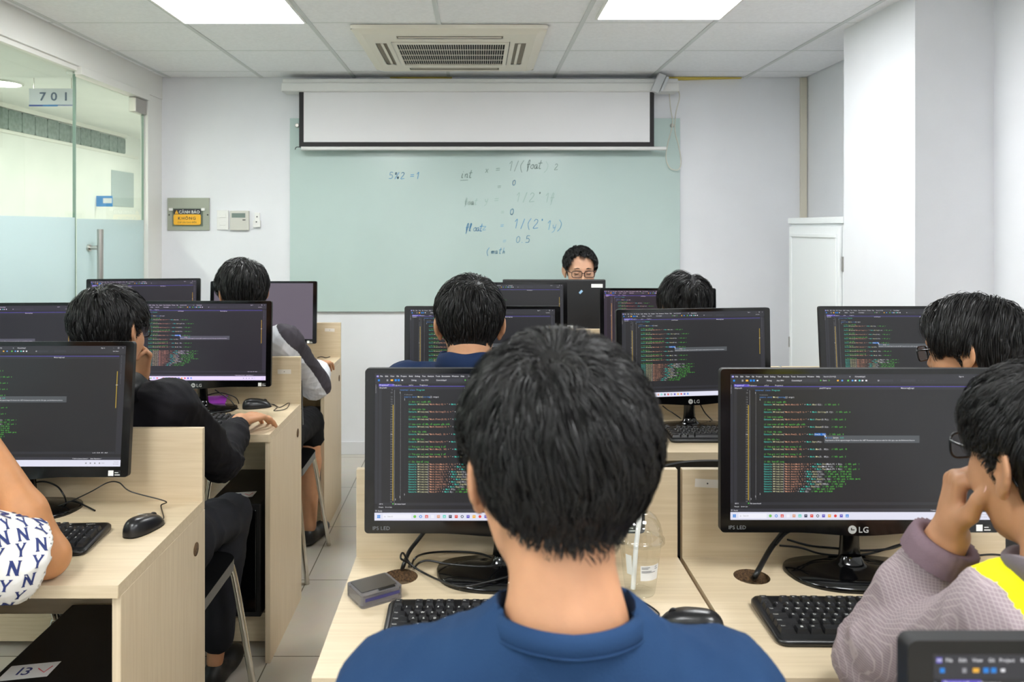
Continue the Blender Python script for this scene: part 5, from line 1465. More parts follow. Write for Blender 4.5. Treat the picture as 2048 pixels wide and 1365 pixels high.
def person(label, H, yaw, NB, SL, SR, EL, ER, WL, WR, PE, KL, KR, AL, AR, skin, top_mat, leg_mat, hs=1.0, pitch=0.0, roll=0.0, neck_r=0.056,
           hands=None, sleeve='long', top_h=0.006, body_h=0.004, fat=1.0, top_rule=None, top_mats=None, collar='rib', fold=0.004, hair=None, glasses=None, seed=1,
           sleeve_r=(0.066, 0.058, 0.043), short_legs=False, sleeve_t=0.72, top_name='shirt', extra=None, full_face=True, belly=0.15, eyes=False, collar_mat=None, shirt_gap=0.009):
    V3 = lambda v: np.array(v, float)
    H, NB, SL, SR, EL, ER, WL, WR, PE, KL, KR, AL, AR = map(V3, (H, NB, SL, SR, EL, ER, WL, WR, PE, KL, KR, AL, AR))
    t = thing('person', label, 'person', (float(PE[0]), float(PE[1]), 0.0))
    O = np.array([PE[0], PE[1], 0.0])
    for q in (H, NB, SL, SR, EL, ER, WL, WR, PE, KL, KR, AL, AR): q -= O
    R = rot_head(yaw, pitch, roll)
    right = nrm(SR - SL); up = nrm(NB - PE); fwd = nrm(np.cross(up, right)); 
    # --- body: one skin
    B = [p.moved(R, H, hs) for p in head_prims(full_face)]
    nk = H + R @ (np.array([0, -0.020, -0.045]) * hs)
    B.insert(5, cap(nk, NB, neck_r * 0.95, neck_r * 1.04, 0.03))
    core = PE * 0.45 + NB * 0.55
    B += [cap(NB - up * 0.03, core, 0.05, 0.08, 0.04, F=fwd, q=0.75), cap(core, PE, 0.09, 0.10, 0.04, F=fwd, q=0.8)]
    for s_, S_, E_, W_ in ((-1, SL, EL, WL), (1, SR, ER, WR)):
        B += [cap(NB - up * 0.07 + right * s_ * 0.03, S_ - up * 0.008, 0.036, 0.042, 0.025), cap(S_, E_, 0.046, 0.041, 0.02), cap(E_, E_ * 0.65 + W_ * 0.35, 0.040, 0.041, 0.012), cap(E_ * 0.65 + W_ * 0.35, W_, 0.041, 0.0265, 0.02)]
    for K_, A_, s_ in ((KL, AL, -1), (KR, AR, 1)):
        hip = PE + right * s_ * 0.08
        lg = 1.0 if short_legs else 0.78
        B += [cap(hip, K_, 0.07, 0.05 * lg, 0.03), cap(K_, K_ * .6 + A_ * .4, 0.05 * lg, 0.053 * lg, 0.02), cap(K_ * .6 + A_ * .4, A_, 0.053 * lg, 0.034 * lg, 0.02)]
    nails = []
    for side, hd in (('L', (hands or {}).get('L')), ('R', (hands or {}).get('R'))):
        W_, E_ = (WL, EL) if side == 'L' else (WR, ER)
        if hd is None: hd = dict(d=W_ - E_, n=(0, 0, -1), curl=((.5, .6, .4),) * 4)
        ps, th = hand_prims(W_, hd['d'], hd['n'], side == 'L', hd.get('curl', ((.35, .4, .25),) * 4), hd.get('thumb', (0.6, 0.7, 0.25)), hd.get('s', 1.0), hd.get('spread', 0.06))
        B += ps
        if hd.get('nail'): nails.append(th)
    P, Q = surface(B, body_h); P = smooth_mesh(P, Q, 1, 0.5)
    obj('body', np_mesh('body', P, Q, [skin]), [], t)
    for b2, b3, n_, td in nails:
        b = MB(); zx = nrm(np.cross(n_, td)); c_ = b3 - n_ * 0.0078 - td * 0.002
        Mn = Matrix([[zx[i], td[i], -n_[i], c_[i]] for i in range(3)] + [[0, 0, 0, 1]])
        b.add([(0.0068 * math.cos(a), 0.0085 * math.sin(a), 0.0008 - 0.0030 * math.cos(a) ** 2) for a in [2 * math.pi * q / 16 for q in range(16)]], [tuple(range(16))], 0, True, Mn)
        obj('thumbnail', b, mat('nail_pink', (226, 176, 158), 0.3), t)
    # --- shirt or jacket
    g = shirt_gap
    chest = NB - up * 0.20 + fwd * 0.01
    Tp = [cap(PE + up * 0.02, PE * .5 + chest * .5, (belly + g) * fat, (belly + g) * fat, 0.05, F=fwd, q=0.74),
          cap(PE * .5 + chest * .5, chest, (belly + g) * fat, 0.155 * fat + g, 0.06, F=fwd, q=0.70)]
    Tp.append(cap(NB - up * 0.035, chest, 0.068 + g, 0.12 * fat + g, 0.03, F=fwd, q=0.82))
    for s_, S_, E_, W_ in ((-1, SL, EL, WL), (1, SR, ER, WR)):
        Tp += [cap(chest + right * s_ * 0.05 + up * 0.03, S_ - right * s_ * 0.03 - up * 0.02, 0.085 * fat + g, 0.058 + g, 0.05, F=fwd, q=0.85),
               cap(NB - up * 0.045 + right * s_ * 0.045, S_ - up * 0.004, 0.040 + g, 0.046 + g, 0.045)]
        r0, r1, r2 = sleeve_r
        if sleeve == 'long':
            Tp += [cap(S_, E_, r0, r1, 0.04), cap(E_, W_ * .55 + E_ * .45, r1, (r1 + r2) / 2 + 0.004, 0.02), cap(W_ * .55 + E_ * .45, W_ * 0.82 + E_ * 0.18, (r1 + r2) / 2 + 0.004, r2 * 0.9, 0.01)]
        else:
            Tp += [cap(S_, S_ + (E_ - S_) * sleeve_t - (0, 0, 0.012), r0, r1, 0.04)]
    if extra: Tp += extra(O)
    Tp += [cap(NB + up * 0.0, nk, neck_r + 0.008, neck_r + 0.010, 0.006, op='-'), cap(NB + up * 0.012, NB + up * 0.15 , neck_r + 0.010, neck_r + 0.022, 0.006, op='-')]
    if sleeve == 'long':
        for E_, W_ in ((EL, WL), (ER, WR)):
            Tp.append(cap(W_ * 0.90 + E_ * 0.10, W_ + nrm(W_ - E_) * 0.06, 0.032, 0.034, 0.004, op='-'))
    else:
        for S_, E_ in ((SL, EL), (SR, ER)):
            c_ = S_ + (E_ - S_) * (sleeve_t - 0.1) - (0, 0, 0.006); dd = nrm(E_ - S_)
            Tp.append(cap(c_ + dd * 0.045, c_ + dd * 0.30, r1 - 0.016, r1 + 0.02, 0.004, op='-'))
    P, Q = surface(Tp, top_h); P = smooth_mesh(P, Q, 2, 0.5)
    N = normals(P, Q); amp = ripple(P, seed, 24.0, fold)
    for E_ in (EL, ER): amp += ripple(P, seed + 7, 60.0, fold * 1.1) * np.exp(-((P - E_) ** 2).sum(1) / 0.09 ** 2)
    for S_ in (SL, SR): amp += ripple(P, seed + 9, 45.0, fold * 0.8) * np.exp(-((P - S_) ** 2).sum(1) / 0.08 ** 2)
    P = P + N * amp[:, None]
    mats = top_mats or [top_mat]; mi = None
    if top_rule is not None: mi = top_rule(P[Q].mean(1) + O, N[Q].mean(1))
    sh = obj(top_name, np_mesh(top_name, P, Q, mats, mi), [], t)
    # --- collar
    cm = collar_mat or top_mat
    if collar == 'rib':
        b = MB(); rows = []
        for a in range(48):
            an = 2 * math.pi * a / 48; dirv = right * math.cos(an) + fwd * math.sin(an)
            bk = 0.5 - 0.5 * math.sin(an)
            base = NB + dirv * (neck_r + 0.014 + 0.006 * abs(math.cos(an))) + up * (0.004 - 0.022 * (1 - bk) + 0.006 * abs(math.cos(an)))
            o_ = dirv * 0.0035; 
            rows.append([base - up * 0.009 + o_ * 1.7, base + up * 0.004 + o_ * 0.9, base + up * 0.0095 - o_ * 0.6, base + up * 0.007 - o_ * 1.9, base - up * 0.013 - o_ * 0.6])
        vs = [tuple(p) for r_ in rows for p in r_]; k5 = 5
        b.add(vs, [(a * k5 + j, ((a + 1) % 48) * k5 + j, ((a + 1) % 48) * k5 + (j + 1) % k5, a * k5 + (j + 1) % k5) for a in range(48) for j in range(k5)], 0, True)
        co = obj('collar', b, cm, sh)
        b = MB(); b.tube([r_[0] + up * 0.001 for r_ in rows], 0.0011, 5, closed=True); obj('collar_seam', b, cm, co)
    elif collar in ('fold', 'stand', 'puffy'):
        b = MB(); rows = []
        hgt, thk, flare = {'fold': (0.046, 0.004, 0.010), 'stand': (0.042, 0.005, 0.005), 'puffy': (0.058, 0.013, 0.022)}[collar]
        for a in range(48):
            an = 2 * math.pi * a / 48; dirv = right * math.cos(an) + fwd * math.sin(an); bk = 0.5 - 0.5 * math.sin(an)
            base = NB + dirv * (neck_r + 0.014) - up * 0.02 * (1 - bk)
            hh = hgt * (0.55 + 0.45 * bk)
            wob = 0.003 * math.sin(an * 5 + seed)
            rows.append([base - up * 0.012, base + up * hh * 0.6 - dirv * 0.004, base + up * (hh + wob), base + up * (hh + wob) + dirv * (thk + 0.003), base + up * hh * 0.55 + dirv * (flare + thk), base - up * 0.012 + dirv * (flare * 1.8 + thk)])
        vs = [tuple(p) for r_ in rows for p in r_]; k6 = 6
        b.add(vs, [(a * k6 + j, ((a + 1) % 48) * k6 + j, ((a + 1) % 48) * k6 + (j + 1) % k6, a * k6 + (j + 1) % k6) for a in range(48) for j in range(k6)][::1], 0, True)
        c_ = obj('collar', b, cm, sh)
        c_.data.flip_normals() if hasattr(c_.data, 'flip_normals') else None
    # --- trousers and shoes
    Lp = [cap(PE - right * 0.06, PE + right * 0.06, 0.125, 0.125, 0.04, F=fwd, q=0.85)]
    for K_, A_, s_ in ((KL, AL, -1), (KR, AR, 1)):
        hip = PE + right * s_ * 0.085
        Lp += [cap(hip, K_, 0.088, 0.066, 0.05)]
        if not short_legs: Lp += [cap(K_, A_ * 0.85 + K_ * .15, 0.064, 0.052, 0.02)]
        else: Lp += [cap(K_, K_ * .85 + A_ * .15, 0.066, 0.070, 0.02)]
    P, Q = surface(Lp, 0.009); P = smooth_mesh(P, Q, 2, 0.5); N = normals(P, Q); P = P + N * ripple(P, seed + 3, 30.0, 0.005)[:, None]
    obj('shorts' if short_legs else 'trousers', np_mesh('trousers', P, Q, [leg_mat]), [], t)
    for A_ in (AL, AR):
        f2 = nrm((fwd[0], fwd[1], 0)); R3 = np.array([[f2[1], -f2[0], 0], [f2[0], f2[1], 0], [0, 0, 1.0]])
        c_ = np.array([A_[0], A_[1], 0.0]) + f2 * 0.06
        Sp = [ell(c_ + f2 * 0.04 + (0, 0, 0.035), (0.044, 0.095, 0.034), 0.02, R3), ell(c_ - f2 * 0.06 + (0, 0, 0.045), (0.038, 0.050, 0.045), 0.03, R3), ell(c_ + (0, 0, -0.05), (0.3, 0.4, 0.05), 0.004, op='-')]
        P, Q = surface(Sp, 0.008); obj('shoe', np_mesh('shoe', P, Q, [mat('shoe_black', (18, 18, 19), 0.5)]), [], t)
    if hair: make_hair('hair', t, R, H, hs, **hair)
    if glasses: eyeglasses(t, R, H, hs, glasses)
    if eyes:
        Mh = Matrix([[*(R[i] * hs), H[i]] for i in range(3)] + [[0, 0, 0, 1]])
        for s_ in (-1, 1):
            b = MB(); vs = []
            b.tube(spline([(s_ * 0.015, 0.0975, 0.034), (s_ * 0.028, 0.0985, 0.038), (s_ * 0.046, 0.0925, 0.034)], 4), [0.0022] * 3 + [0.0026] * 3 + [0.0015] * 3, 6, M=Mh); obj('eyebrow', b, HAIR, t)
            b = MB(); b.tube(spline([(s_ * 0.020, 0.0925, 0.0075), (s_ * 0.032, 0.0950, 0.0055), (s_ * 0.044, 0.0890, 0.0085)], 4), 0.0014, 6, M=Mh); obj('eyelashes', b, HAIR, t)
    t['body_frame'] = 1
    del t['body_frame']
    return t, sh, (O, R, H, NB, right, fwd, up)

SK_LIGHT = skin_mat('skin_light_tan', (192, 141, 106)); SK_MID = skin_mat('skin_tan', (190, 139, 104)); SK_BROWN = skin_mat('skin_warm_brown', (188, 132, 88)); SK_FACE = skin_mat('skin_fair', (210, 162, 132))
NAVY = cloth_mat('navy_cotton', (34, 60, 94), (29, 53, 86)); NAVY2 = cloth_mat('navy_twill', (32, 48, 80), (26, 40, 70)); BLK = cloth_mat('black_jacket_cloth', (24, 23, 27), (18, 17, 20), rough=0.75)
TROU = cloth_mat('black_trouser_cloth', (22, 22, 25), (16, 16, 18)); BLKPUFF = cloth_mat('black_nylon', (20, 20, 23), (14, 14, 16), 60, 0.5, 0.4)

# chairs first, people on them
chair(0.085, 0.74, 0, 'black chair under the person in the navy T-shirt')
chair(0.80, 0.93, 0, 'black chair under the person in the yellow and grey jacket', back_top=0.80)
chair(-1.22, 1.37, 0, 'black chair at the nearest left desk under the printed shirt')
chair(-0.95, 2.285, 0, 'chair with steel legs under the person in the black jacket', seat=0.475)
chair(-0.955, 3.53, 0, 'chair with steel legs under the person in grey and white')
chair(-0.02, 2.25, 0, 'black chair under the person with the blue collar')
chair(0.66, 2.28, 0.0, 'empty black chair whose curved back shows above the desk screen panel')
chair(0.845, 3.33, 0, 'black chair under the curly-haired person')
chair(1.25, 2.08, 0, 'black chair under the person with glasses at far right')
chair(0.60, 4.74, math.pi, 'black chair under the teacher')

# ---- the person in the navy T-shirt, middle foreground
person('person seen from behind in a navy T-shirt, largest figure in the middle', H=(0.078, 0.775, 1.268), yaw=0.19, pitch=0.06, roll=0.03, NB=(0.082, 0.732, 1.150),
       SL=(-0.070, 0.755, 1.052), SR=(0.232, 0.755, 1.050), EL=(-0.125, 0.92, 0.83), ER=(0.30, 0.92, 0.83), WL=(0.0, 1.12, 0.70), WR=(0.17, 1.12, 0.70),
       PE=(0.085, 0.74, 0.575), KL=(-0.03, 1.15, 0.555), KR=(0.20, 1.15, 0.555), AL=(-0.03, 1.20, 0.09), AR=(0.20, 1.20, 0.09), skin=SK_LIGHT, top_mat=NAVY, leg_mat=TROU,
       sleeve='short', sleeve_r=(0.060, 0.072, 0), top_h=0.005, body_h=0.003, neck_r=0.049, hair=dict(n=34000, seed=3, L=(0.062, 0.045, 0.008), vol=(0.024, 0.019, 0.005), wid=0.0008, segs=7, messy=0.22, clump=0.6, whorl=(-0.022, -0.050), line=[0.098, 0.094, 0.066, 0.030, -0.020, 0.030, 0.012, -0.034, -0.048, -0.050]), seed=4, fold=0.005)

# ---- the person in the yellow and grey jacket, right foreground
RIP = noise_mat('grey_ripstop', (146, 132, 136), (138, 124, 129), (6, 6, 6), 4, 0.7, 0.0, spec=0.2)
nt, N_, L_, bs_ = nodes_of(RIP)
tc = N_.new('ShaderNodeTexCoord'); wv = []
mxp = None
for rot in ((0, 0, 0), (0, math.pi / 2, 0)):
    mp = N_.new('ShaderNodeMapping'); mp.inputs['Rotation'].default_value = rot
    w = N_.new('ShaderNodeTexWave'); w.inputs['Scale'].default_value = 78; w.inputs['Distortion'].default_value = 0.25; w.bands_direction = 'X'
    L_.new(tc.outputs['Object'], mp.inputs[0]); L_.new(mp.outputs[0], w.inputs[0]); wv.append(w)
pw = N_.new('ShaderNodeMath'); pw.operation = 'MAXIMUM'; L_.new(wv[0].outputs['Fac'], pw.inputs[0]); L_.new(wv[1].outputs['Fac'], pw.inputs[1])
rp = N_.new('ShaderNodeValToRGB'); rp.color_ramp.elements[0].position = 0.86; rp.color_ramp.elements[1].position = 0.98
rp.color_ramp.elements[0].color = srgb(140, 126, 131); rp.color_ramp.elements[1].color = srgb(166, 152, 154)
L_.new(pw.outputs[0], rp.inputs[0]); L_.new(rp.outputs[0], bs_.inputs['Base Color'])
YELW = cloth_mat('hi_vis_yellow', (238, 232, 28), (232, 226, 20), 300, 0.35); GREYC = cloth_mat('grey_jersey', (112, 103, 107), (104, 96, 100))
def jacket_rule(C, N):
    mi = np.zeros(len(C))
    yel = (C[:, 0] > 0.625 + 0.45 * (1.056 - C[:, 2])) & (C[:, 2] > 0.90) & (C[:, 1] < 1.05)
    mi[yel] = 1
    return mi
pt, psh, fr = person('person in a yellow and grey jacket and glasses, hand held to the mouth', H=(0.737, 1.005, 1.202), yaw=0.12, pitch=0.06, NB=(0.715, 0.930, 1.098), neck_r=0.058,
       SL=(0.640, 0.945, 1.030), SR=(0.900, 0.95, 1.030), EL=(0.596, 1.185, 0.852), ER=(1.03, 1.16, 0.86), WL=(0.668, 1.115, 1.075), WR=(0.93, 1.33, 0.835),
       PE=(0.80, 0.93, 0.575), KL=(0.70, 1.33, 0.56), KR=(0.92, 1.33, 0.56), AL=(0.70, 1.36, 0.09), AR=(0.92, 1.36, 0.09), skin=SK_MID, top_mat=RIP, leg_mat=TROU,
       hands=dict(L=dict(d=(0.10, -0.02, 1.0), n=(0.9, -0.32, 0), curl=((.75, 1.0, .5), (.9, 1.1, .6), (1.0, 1.2, .6), (1.1, 1.2, .6)), thumb=(0.62, 0.75, 0.22), nail=True, s=0.95), R=dict(d=(-0.1, 1, 0), n=(0, 0, -1))),
       top_mats=[RIP, YELW], top_rule=jacket_rule, sleeve_r=(0.062, 0.056, 0.044), collar='stand', collar_mat=GREYC, top_name='jacket', body_h=0.003, top_h=0.005, fold=0.0055,
       hair=dict(n=18000, seed=8, L=(0.060, 0.045, 0.016), vol=(0.022, 0.017, 0.006), wid=0.0009, messy=0.14, fringe=0.05, comb=(-0.5, 0.4, -0.2)), glasses=mat('spectacle_black', (14, 14, 18), 0.25), seed=11)
# gathered cuff of the raised sleeve
O, R_, H_, NB_, rt_, fw_, up_ = fr
E0 = Vector((0.596, 1.185, 0.852)); W0 = Vector((0.668, 1.115, 1.075)); dv = (W0 - E0).normalized(); c0 = W0 - dv * 0.038
b = MB(); rows = []; a0 = dv.orthogonal().normalized(); a1 = dv.cross(a0)
for k in range(60):
    an = 2 * math.pi * k / 60; rd = (a0 * math.cos(an) + a1 * math.sin(an)); w = 0.0016 * (1 if k % 2 else -1)
    rows.append([c0 + rd * (0.0465 + w) - dv * 0.008, c0 + rd * (0.0455 + w) + dv * 0.014, c0 + rd * (0.043 + w) + dv * 0.030, c0 + rd * 0.031 + dv * 0.028, c0 + rd * 0.030 + dv * 0.0])
vs = [tuple(p - Vector(O)) for r_ in rows for p in r_]
b.add(vs, [(a * 5 + j, a * 5 + j + 1, ((a + 1) % 60) * 5 + j + 1, ((a + 1) % 60) * 5 + j) for a in range(60) for j in range(4)], 0, True)
obj('cuff', b, cloth_mat('dusky_cuff', (124, 104, 112), (110, 92, 100)), psh)

# ---- person in the printed white shirt, left edge
WSHIRT = cloth_mat('white_printed_cotton', (232, 230, 226), (226, 224, 220))
pt, psh, fr = person('person at the left edge, white shirt with navy letters, bare elbow on the desk', H=(-1.24, 1.37, 1.235), yaw=0.0, NB=(-1.235, 1.32, 1.09),
       SL=(-1.40, 1.34, 1.03), SR=(-1.08, 1.365, 0.985), EL=(-1.42, 1.60, 0.86), ER=(-0.872, 1.60, 0.840), WL=(-1.32, 1.62, 1.04), WR=(-1.005, 1.585, 1.095),
       PE=(-1.22, 1.36, 0.575), KL=(-1.32, 1.74, 0.56), KR=(-1.16, 1.74, 0.56), AL=(-1.31, 1.78, 0.09), AR=(-1.16, 1.78, 0.09), skin=SK_BROWN, top_mat=WSHIRT, leg_mat=TROU,
       sleeve='short', sleeve_r=(0.072, 0.085, 0), sleeve_t=0.80, hands=dict(R=dict(d=(-0.5, -0.3, 0.8), n=(-0.8, -0.2, -0.4)), L=dict(d=(0.4, -0.3, 0.8), n=(0.8, -0.2, -0.4))),
       hair=dict(n=6000, seed=5, wid=0.0014), top_h=0.005, body_h=0.0035, seed=21, fold=0.0045)
O = fr[0]
me = psh.data
bv = BVHTree.FromPolygons([v.co for v in me.vertices], [tuple(p.vertices) for p in me.polygons])
LET = {'N': [[(0, 0), (.28, 0), (.22, .12), (.22, .62), (.62, 0), (.85, 0), (.78, .1), (.78, .88), (.86, 1), (.56, 1), (.62, .9), (.62, .38), (.22, 1), (0, 1), (.06, .9), (.06, .12)]],
       'Y': [[(.30, 0), (.62, 0), (.55, .1), (.55, .42), (.80, .86), (.92, 1), (.60, 1), (.66, .9), (.47, .58), (.28, .9), (.34, 1), (0, 1), (.12, .88), (.37, .42), (.37, .1)]]}
b = MB(); rr_ = random.Random(3); size = 0.027
S0 = Vector((-1.08, 1.365, 0.985)); E0 = Vector((-0.872, 1.60, 0.838))
from mathutils.geometry import tessellate_polygon
tess = {k: tessellate_polygon([[Vector((p[0], p[1], 0)) for p in v[0]]]) for k, v in LET.items()}
for ti in range(-9, 14):
    for ai in range(0, 16):
        # rows across the shirt, looked up from outside on a grid round the sleeve axis and the back
        an = 2 * math.pi * ai / 16 + (0.2 if ti % 2 else 0)
        ax_ = (E0 - S0).normalized(); u0 = ax_.orthogonal().normalized(); u1 = ax_.cross(u0)
        c_ = S0 + ax_ * (ti * 0.036)
        if ti < 0: c_ = S0 + Vector((ti * 0.036, 0, -0.02 * abs(ti) * 0.3))
        q = c_ + (u0 * math.cos(an) + u1 * math.sin(an)) * 0.30 - Vector(O)
        hit = bv.ray_cast(q, (c_ - Vector(O)) - q, 0.30)
        if hit[0] is None: continue
        p, n_ = hit[0], hit[1]
        tz = Vector((0.25, 0, 1)); tz = (tz - n_ * tz.dot(n_))
        if tz.length < 0.2: continue
        tz.normalize(); tx = tz.cross(n_).normalized()
        ch = 'N' if (ti + ai) % 2 else 'Y'; s_ = size * (1.0 if ch == 'N' else 0.92); ro = rr_.uniform(-0.15, 0.15)
        vs = []; okk = True
        for x, z in LET[ch][0]:
            x, z = (x - 0.45) * s_, (z - 0.5) * s_; x, z = x * math.cos(ro) - z * math.sin(ro), x * math.sin(ro) + z * math.cos(ro)
            w_ = p + tx * x + tz * z; near = bv.find_nearest(w_)
            if near[0] is None: okk = False; break
            vs.append(near[0] + near[1] * 0.0012)
        if okk: b.add(vs, [tuple(t_) for t_ in tess[ch]], 0)
obj('printed_letters', b, mat('print_navy', (34, 48, 104), 0.7), psh)

# ---- person in the black jacket, left, second row
person('person in a black jacket on the left, right hand flat on the desk', H=(-1.030, 2.20, 1.212), yaw=-0.16, pitch=0.16, roll=-0.10, hs=0.99, NB=(-1.02, 2.14, 1.075),
       SL=(-1.20, 2.20, 1.025), SR=(-0.845, 2.165, 1.025), EL=(-1.13, 2.50, 0.86), ER=(-0.790, 2.43, 0.785), WL=(-1.035, 2.42, 1.065), WR=(-0.815, 2.700, 0.846),
       PE=(-0.955, 2.275, 0.60), KL=(-1.05, 2.62, 0.57), KR=(-0.815, 2.60, 0.560), AL=(-1.05, 2.68, 0.09), AR=(-0.86, 2.58, 0.09), skin=SK_MID, top_mat=BLK, leg_mat=cloth_mat('charcoal_trouser', (40, 41, 46), (30, 31, 35)),
       hands=dict(R=dict(d=(0.42, 0.9, -0.02), n=(0, 0, -1), curl=((.32, .35, .2), (.32, .38, .2), (.34, .4, .2), (.36, .4, .2)), thumb=(0.8, 0.6, 0.25), spread=0.12, s=1.08), L=dict(d=(0.22, -0.30, 1), n=(-0.3, -1, 0), s=0.9, curl=((.5, .9, .5), (.6, 1.0, .5), (.7, 1.0, .5), (.8, 1.0, .5)))),
       sleeve_r=(0.068, 0.060, 0.044), collar='puffy', collar_mat=BLKPUFF, top_name='jacket', body_h=0.0035, fold=0.006,
       hair=dict(n=12000, seed=14, L=(0.070, 0.055, 0.022), vol=(0.026, 0.022, 0.010), wid=0.0014, messy=0.25, whorl=(0.0, -0.045)), seed=31, glasses=mat('spectacle_black', (14, 14, 18), 0.25))

# ---- person in grey and white, left, front row
GRYJ = cloth_mat('charcoal_sleeve', (70, 66, 72), (60, 57, 62)); WHTJ = cloth_mat('white_jacket_cloth', (214, 216, 222), (206, 208, 214))
def varsity(C, N):
    mi = np.zeros(len(C)); S_ = np.array([-0.80, 3.30, 1.04]); E_ = np.array([-0.725, 3.54, 0.80])
    # dark outer stripe down the upper arm and over the shoulder, white elsewhere
    t_ = np.clip(((C - S_) @ (E_ - S_)) / ((E_ - S_) @ (E_ - S_)), -0.6, 1.4)
    d = C - (S_ + t_[:, None] * (E_ - S_))
    mi[(C[:, 0] > -0.836 + 0.85 * np.maximum(1.108 - C[:, 2], -0.02) - 0.25 * np.maximum(1.0 - C[:, 2], 0) * 2.2) & (C[:, 1] < 3.60)] = 1
    return mi
person('person in a white and charcoal jacket turned left, whorl of hair showing', H=(-0.985, 3.30, 1.228), yaw=0.55, pitch=0.12, hs=1.10, NB=(-0.965, 3.27, 1.085),
       SL=(-1.13, 3.36, 1.035), SR=(-0.80, 3.28, 1.035), EL=(-1.16, 3.62, 0.86), ER=(-0.725, 3.54, 0.80), WL=(-1.10, 3.48, 1.07), WR=(-0.775, 3.84, 0.838),
       PE=(-0.95, 3.45, 0.585), KL=(-1.04, 3.86, 0.56), KR=(-0.82, 3.86, 0.56), AL=(-1.04, 3.92, 0.09), AR=(-0.80, 3.74, 0.09), skin=SK_MID, top_mat=WHTJ, leg_mat=TROU,
       hands=dict(R=dict(d=(0.15, 0.95, 0.0), n=(0, 0, -1), curl=((.3, .6, .3),) * 4), L=dict(d=(0, -0.3, 1), n=(1, -0.4, 0), curl=((.6, .9, .5),) * 4)),
       top_mats=[WHTJ, GRYJ], top_rule=varsity, sleeve_r=(0.070, 0.064, 0.048), collar='fold', top_name='jacket', short_legs=True, body_h=0.004, top_h=0.004, fold=0.006,
       hair=dict(n=9000, seed=22, L=(0.075, 0.055, 0.018), vol=(0.026, 0.022, 0.008), wid=0.0016, messy=0.15, whorl=(0.02, -0.030), fringe=0.075, comb=(0, 0.8, 0)), seed=41)

# ---- man with the blue collar, middle, second row
person('person with thick black hair and a dark blue collared shirt, middle second row', H=(-0.022, 2.225, 1.228), yaw=0.02, pitch=0.10, hs=1.07, NB=(-0.022, 2.17, 1.140),
       SL=(-0.205, 2.20, 1.065), SR=(0.165, 2.20, 1.065), EL=(-0.26, 2.42, 0.84), ER=(0.22, 2.42, 0.84), WL=(-0.10, 2.60, 0.83), WR=(0.08, 2.60, 0.83),
       PE=(-0.02, 2.24, 0.585), KL=(-0.12, 2.62, 0.56), KR=(0.10, 2.62, 0.56), AL=(-0.12, 2.66, 0.09), AR=(0.10, 2.66, 0.09), skin=SK_LIGHT, top_mat=NAVY2, leg_mat=TROU, fat=1.08,
       sleeve_r=(0.072, 0.060, 0.044), collar='fold', neck_r=0.062, hair=dict(n=11000, seed=33, L=(0.060, 0.042, 0.012), vol=(0.022, 0.015, 0.004), wid=0.0014, messy=0.22), seed=51, fold=0.006)

# ---- curly-haired person, front row
person('person with loose centre-parted hair behind the violet screen', H=(0.850, 3.22, 1.180), yaw=-0.05, pitch=0.32, hs=1.04, NB=(0.855, 3.14, 1.06),
       SL=(0.68, 3.20, 1.0), SR=(1.03, 3.20, 1.0), EL=(0.64, 3.42, 0.84), ER=(1.07, 3.42, 0.84), WL=(0.76, 3.66, 0.835), WR=(0.94, 3.66, 0.835),
       PE=(0.85, 3.34, 0.585), KL=(0.75, 3.72, 0.56), KR=(0.97, 3.72, 0.56), AL=(0.75, 3.76, 0.09), AR=(0.97, 3.76, 0.09), skin=SK_MID, top_mat=GRYJ, leg_mat=TROU,
       collar='rib', hair=dict(n=9000, seed=44, L=(0.100, 0.085, 0.040), vol=(0.034, 0.026, 0.012), wid=0.0016, messy=0.22, part=0.018, curl=0.45, clump=0.85, grav=0.9, ears=False), seed=61)

# ---- person with glasses, right, second row
person('person with glasses and long black fringe at the right edge, second row', H=(1.262, 1.985, 1.195), yaw=0.62, pitch=0.20, hs=1.08, NB=(1.255, 1.92, 1.055),
       SL=(1.10, 1.99, 1.005), SR=(1.43, 1.95, 1.005), EL=(1.06, 2.22, 0.84), ER=(1.50, 2.20, 0.84), WL=(1.30, 2.52, 0.835), WR=(1.50, 2.54, 0.835),
       PE=(1.25, 2.09, 0.585), KL=(1.14, 2.48, 0.56), KR=(1.36, 2.48, 0.56), AL=(1.14, 2.52, 0.09), AR=(1.36, 2.52, 0.09), skin=SK_MID, top_mat=BLK, leg_mat=TROU,
       collar='rib', body_h=0.0035, hair=dict(n=13000, seed=55, L=(0.095, 0.045, 0.022), vol=(0.026, 0.020, 0.008), wid=0.0014, messy=0.12, part=0.012, grav=0.9, clump=0.6, ears_z=-0.002),
       glasses=mat('spectacle_black', (14, 14, 18), 0.25), seed=71)

# ---- the teacher
person('teacher facing the class behind the big black monitor, wearing glasses', H=(0.602, 4.64, 1.248), yaw=math.pi + 0.04, pitch=0.14, hs=1.08, NB=(0.60, 4.70, 1.09),
       SL=(0.78, 4.70, 1.02), SR=(0.42, 4.70, 1.02), EL=(0.80, 4.50, 0.84), ER=(0.36, 4.50, 0.84), WL=(0.70, 4.43, 0.83), WR=(0.47, 4.43, 0.83),
       PE=(0.60, 4.74, 0.585), KL=(0.70, 4.36, 0.555), KR=(0.50, 4.36, 0.555), AL=(0.70, 4.33, 0.09), AR=(0.50, 4.33, 0.09), skin=SK_FACE, top_mat=GRYJ, leg_mat=TROU,
       collar='fold', body_h=0.003, hair=dict(n=20000, seed=66, L=(0.042, 0.018, 0.006), vol=(0.024, 0.006, 0.002), wid=0.0016, messy=0.40, fringe=0.030, comb=(0.4, -0.5, 0.9), lift=0.016, clump=0.7, grav=0.15), glasses=mat('spectacle_brown', (36, 22, 19), 0.3), seed=81, eyes=True)

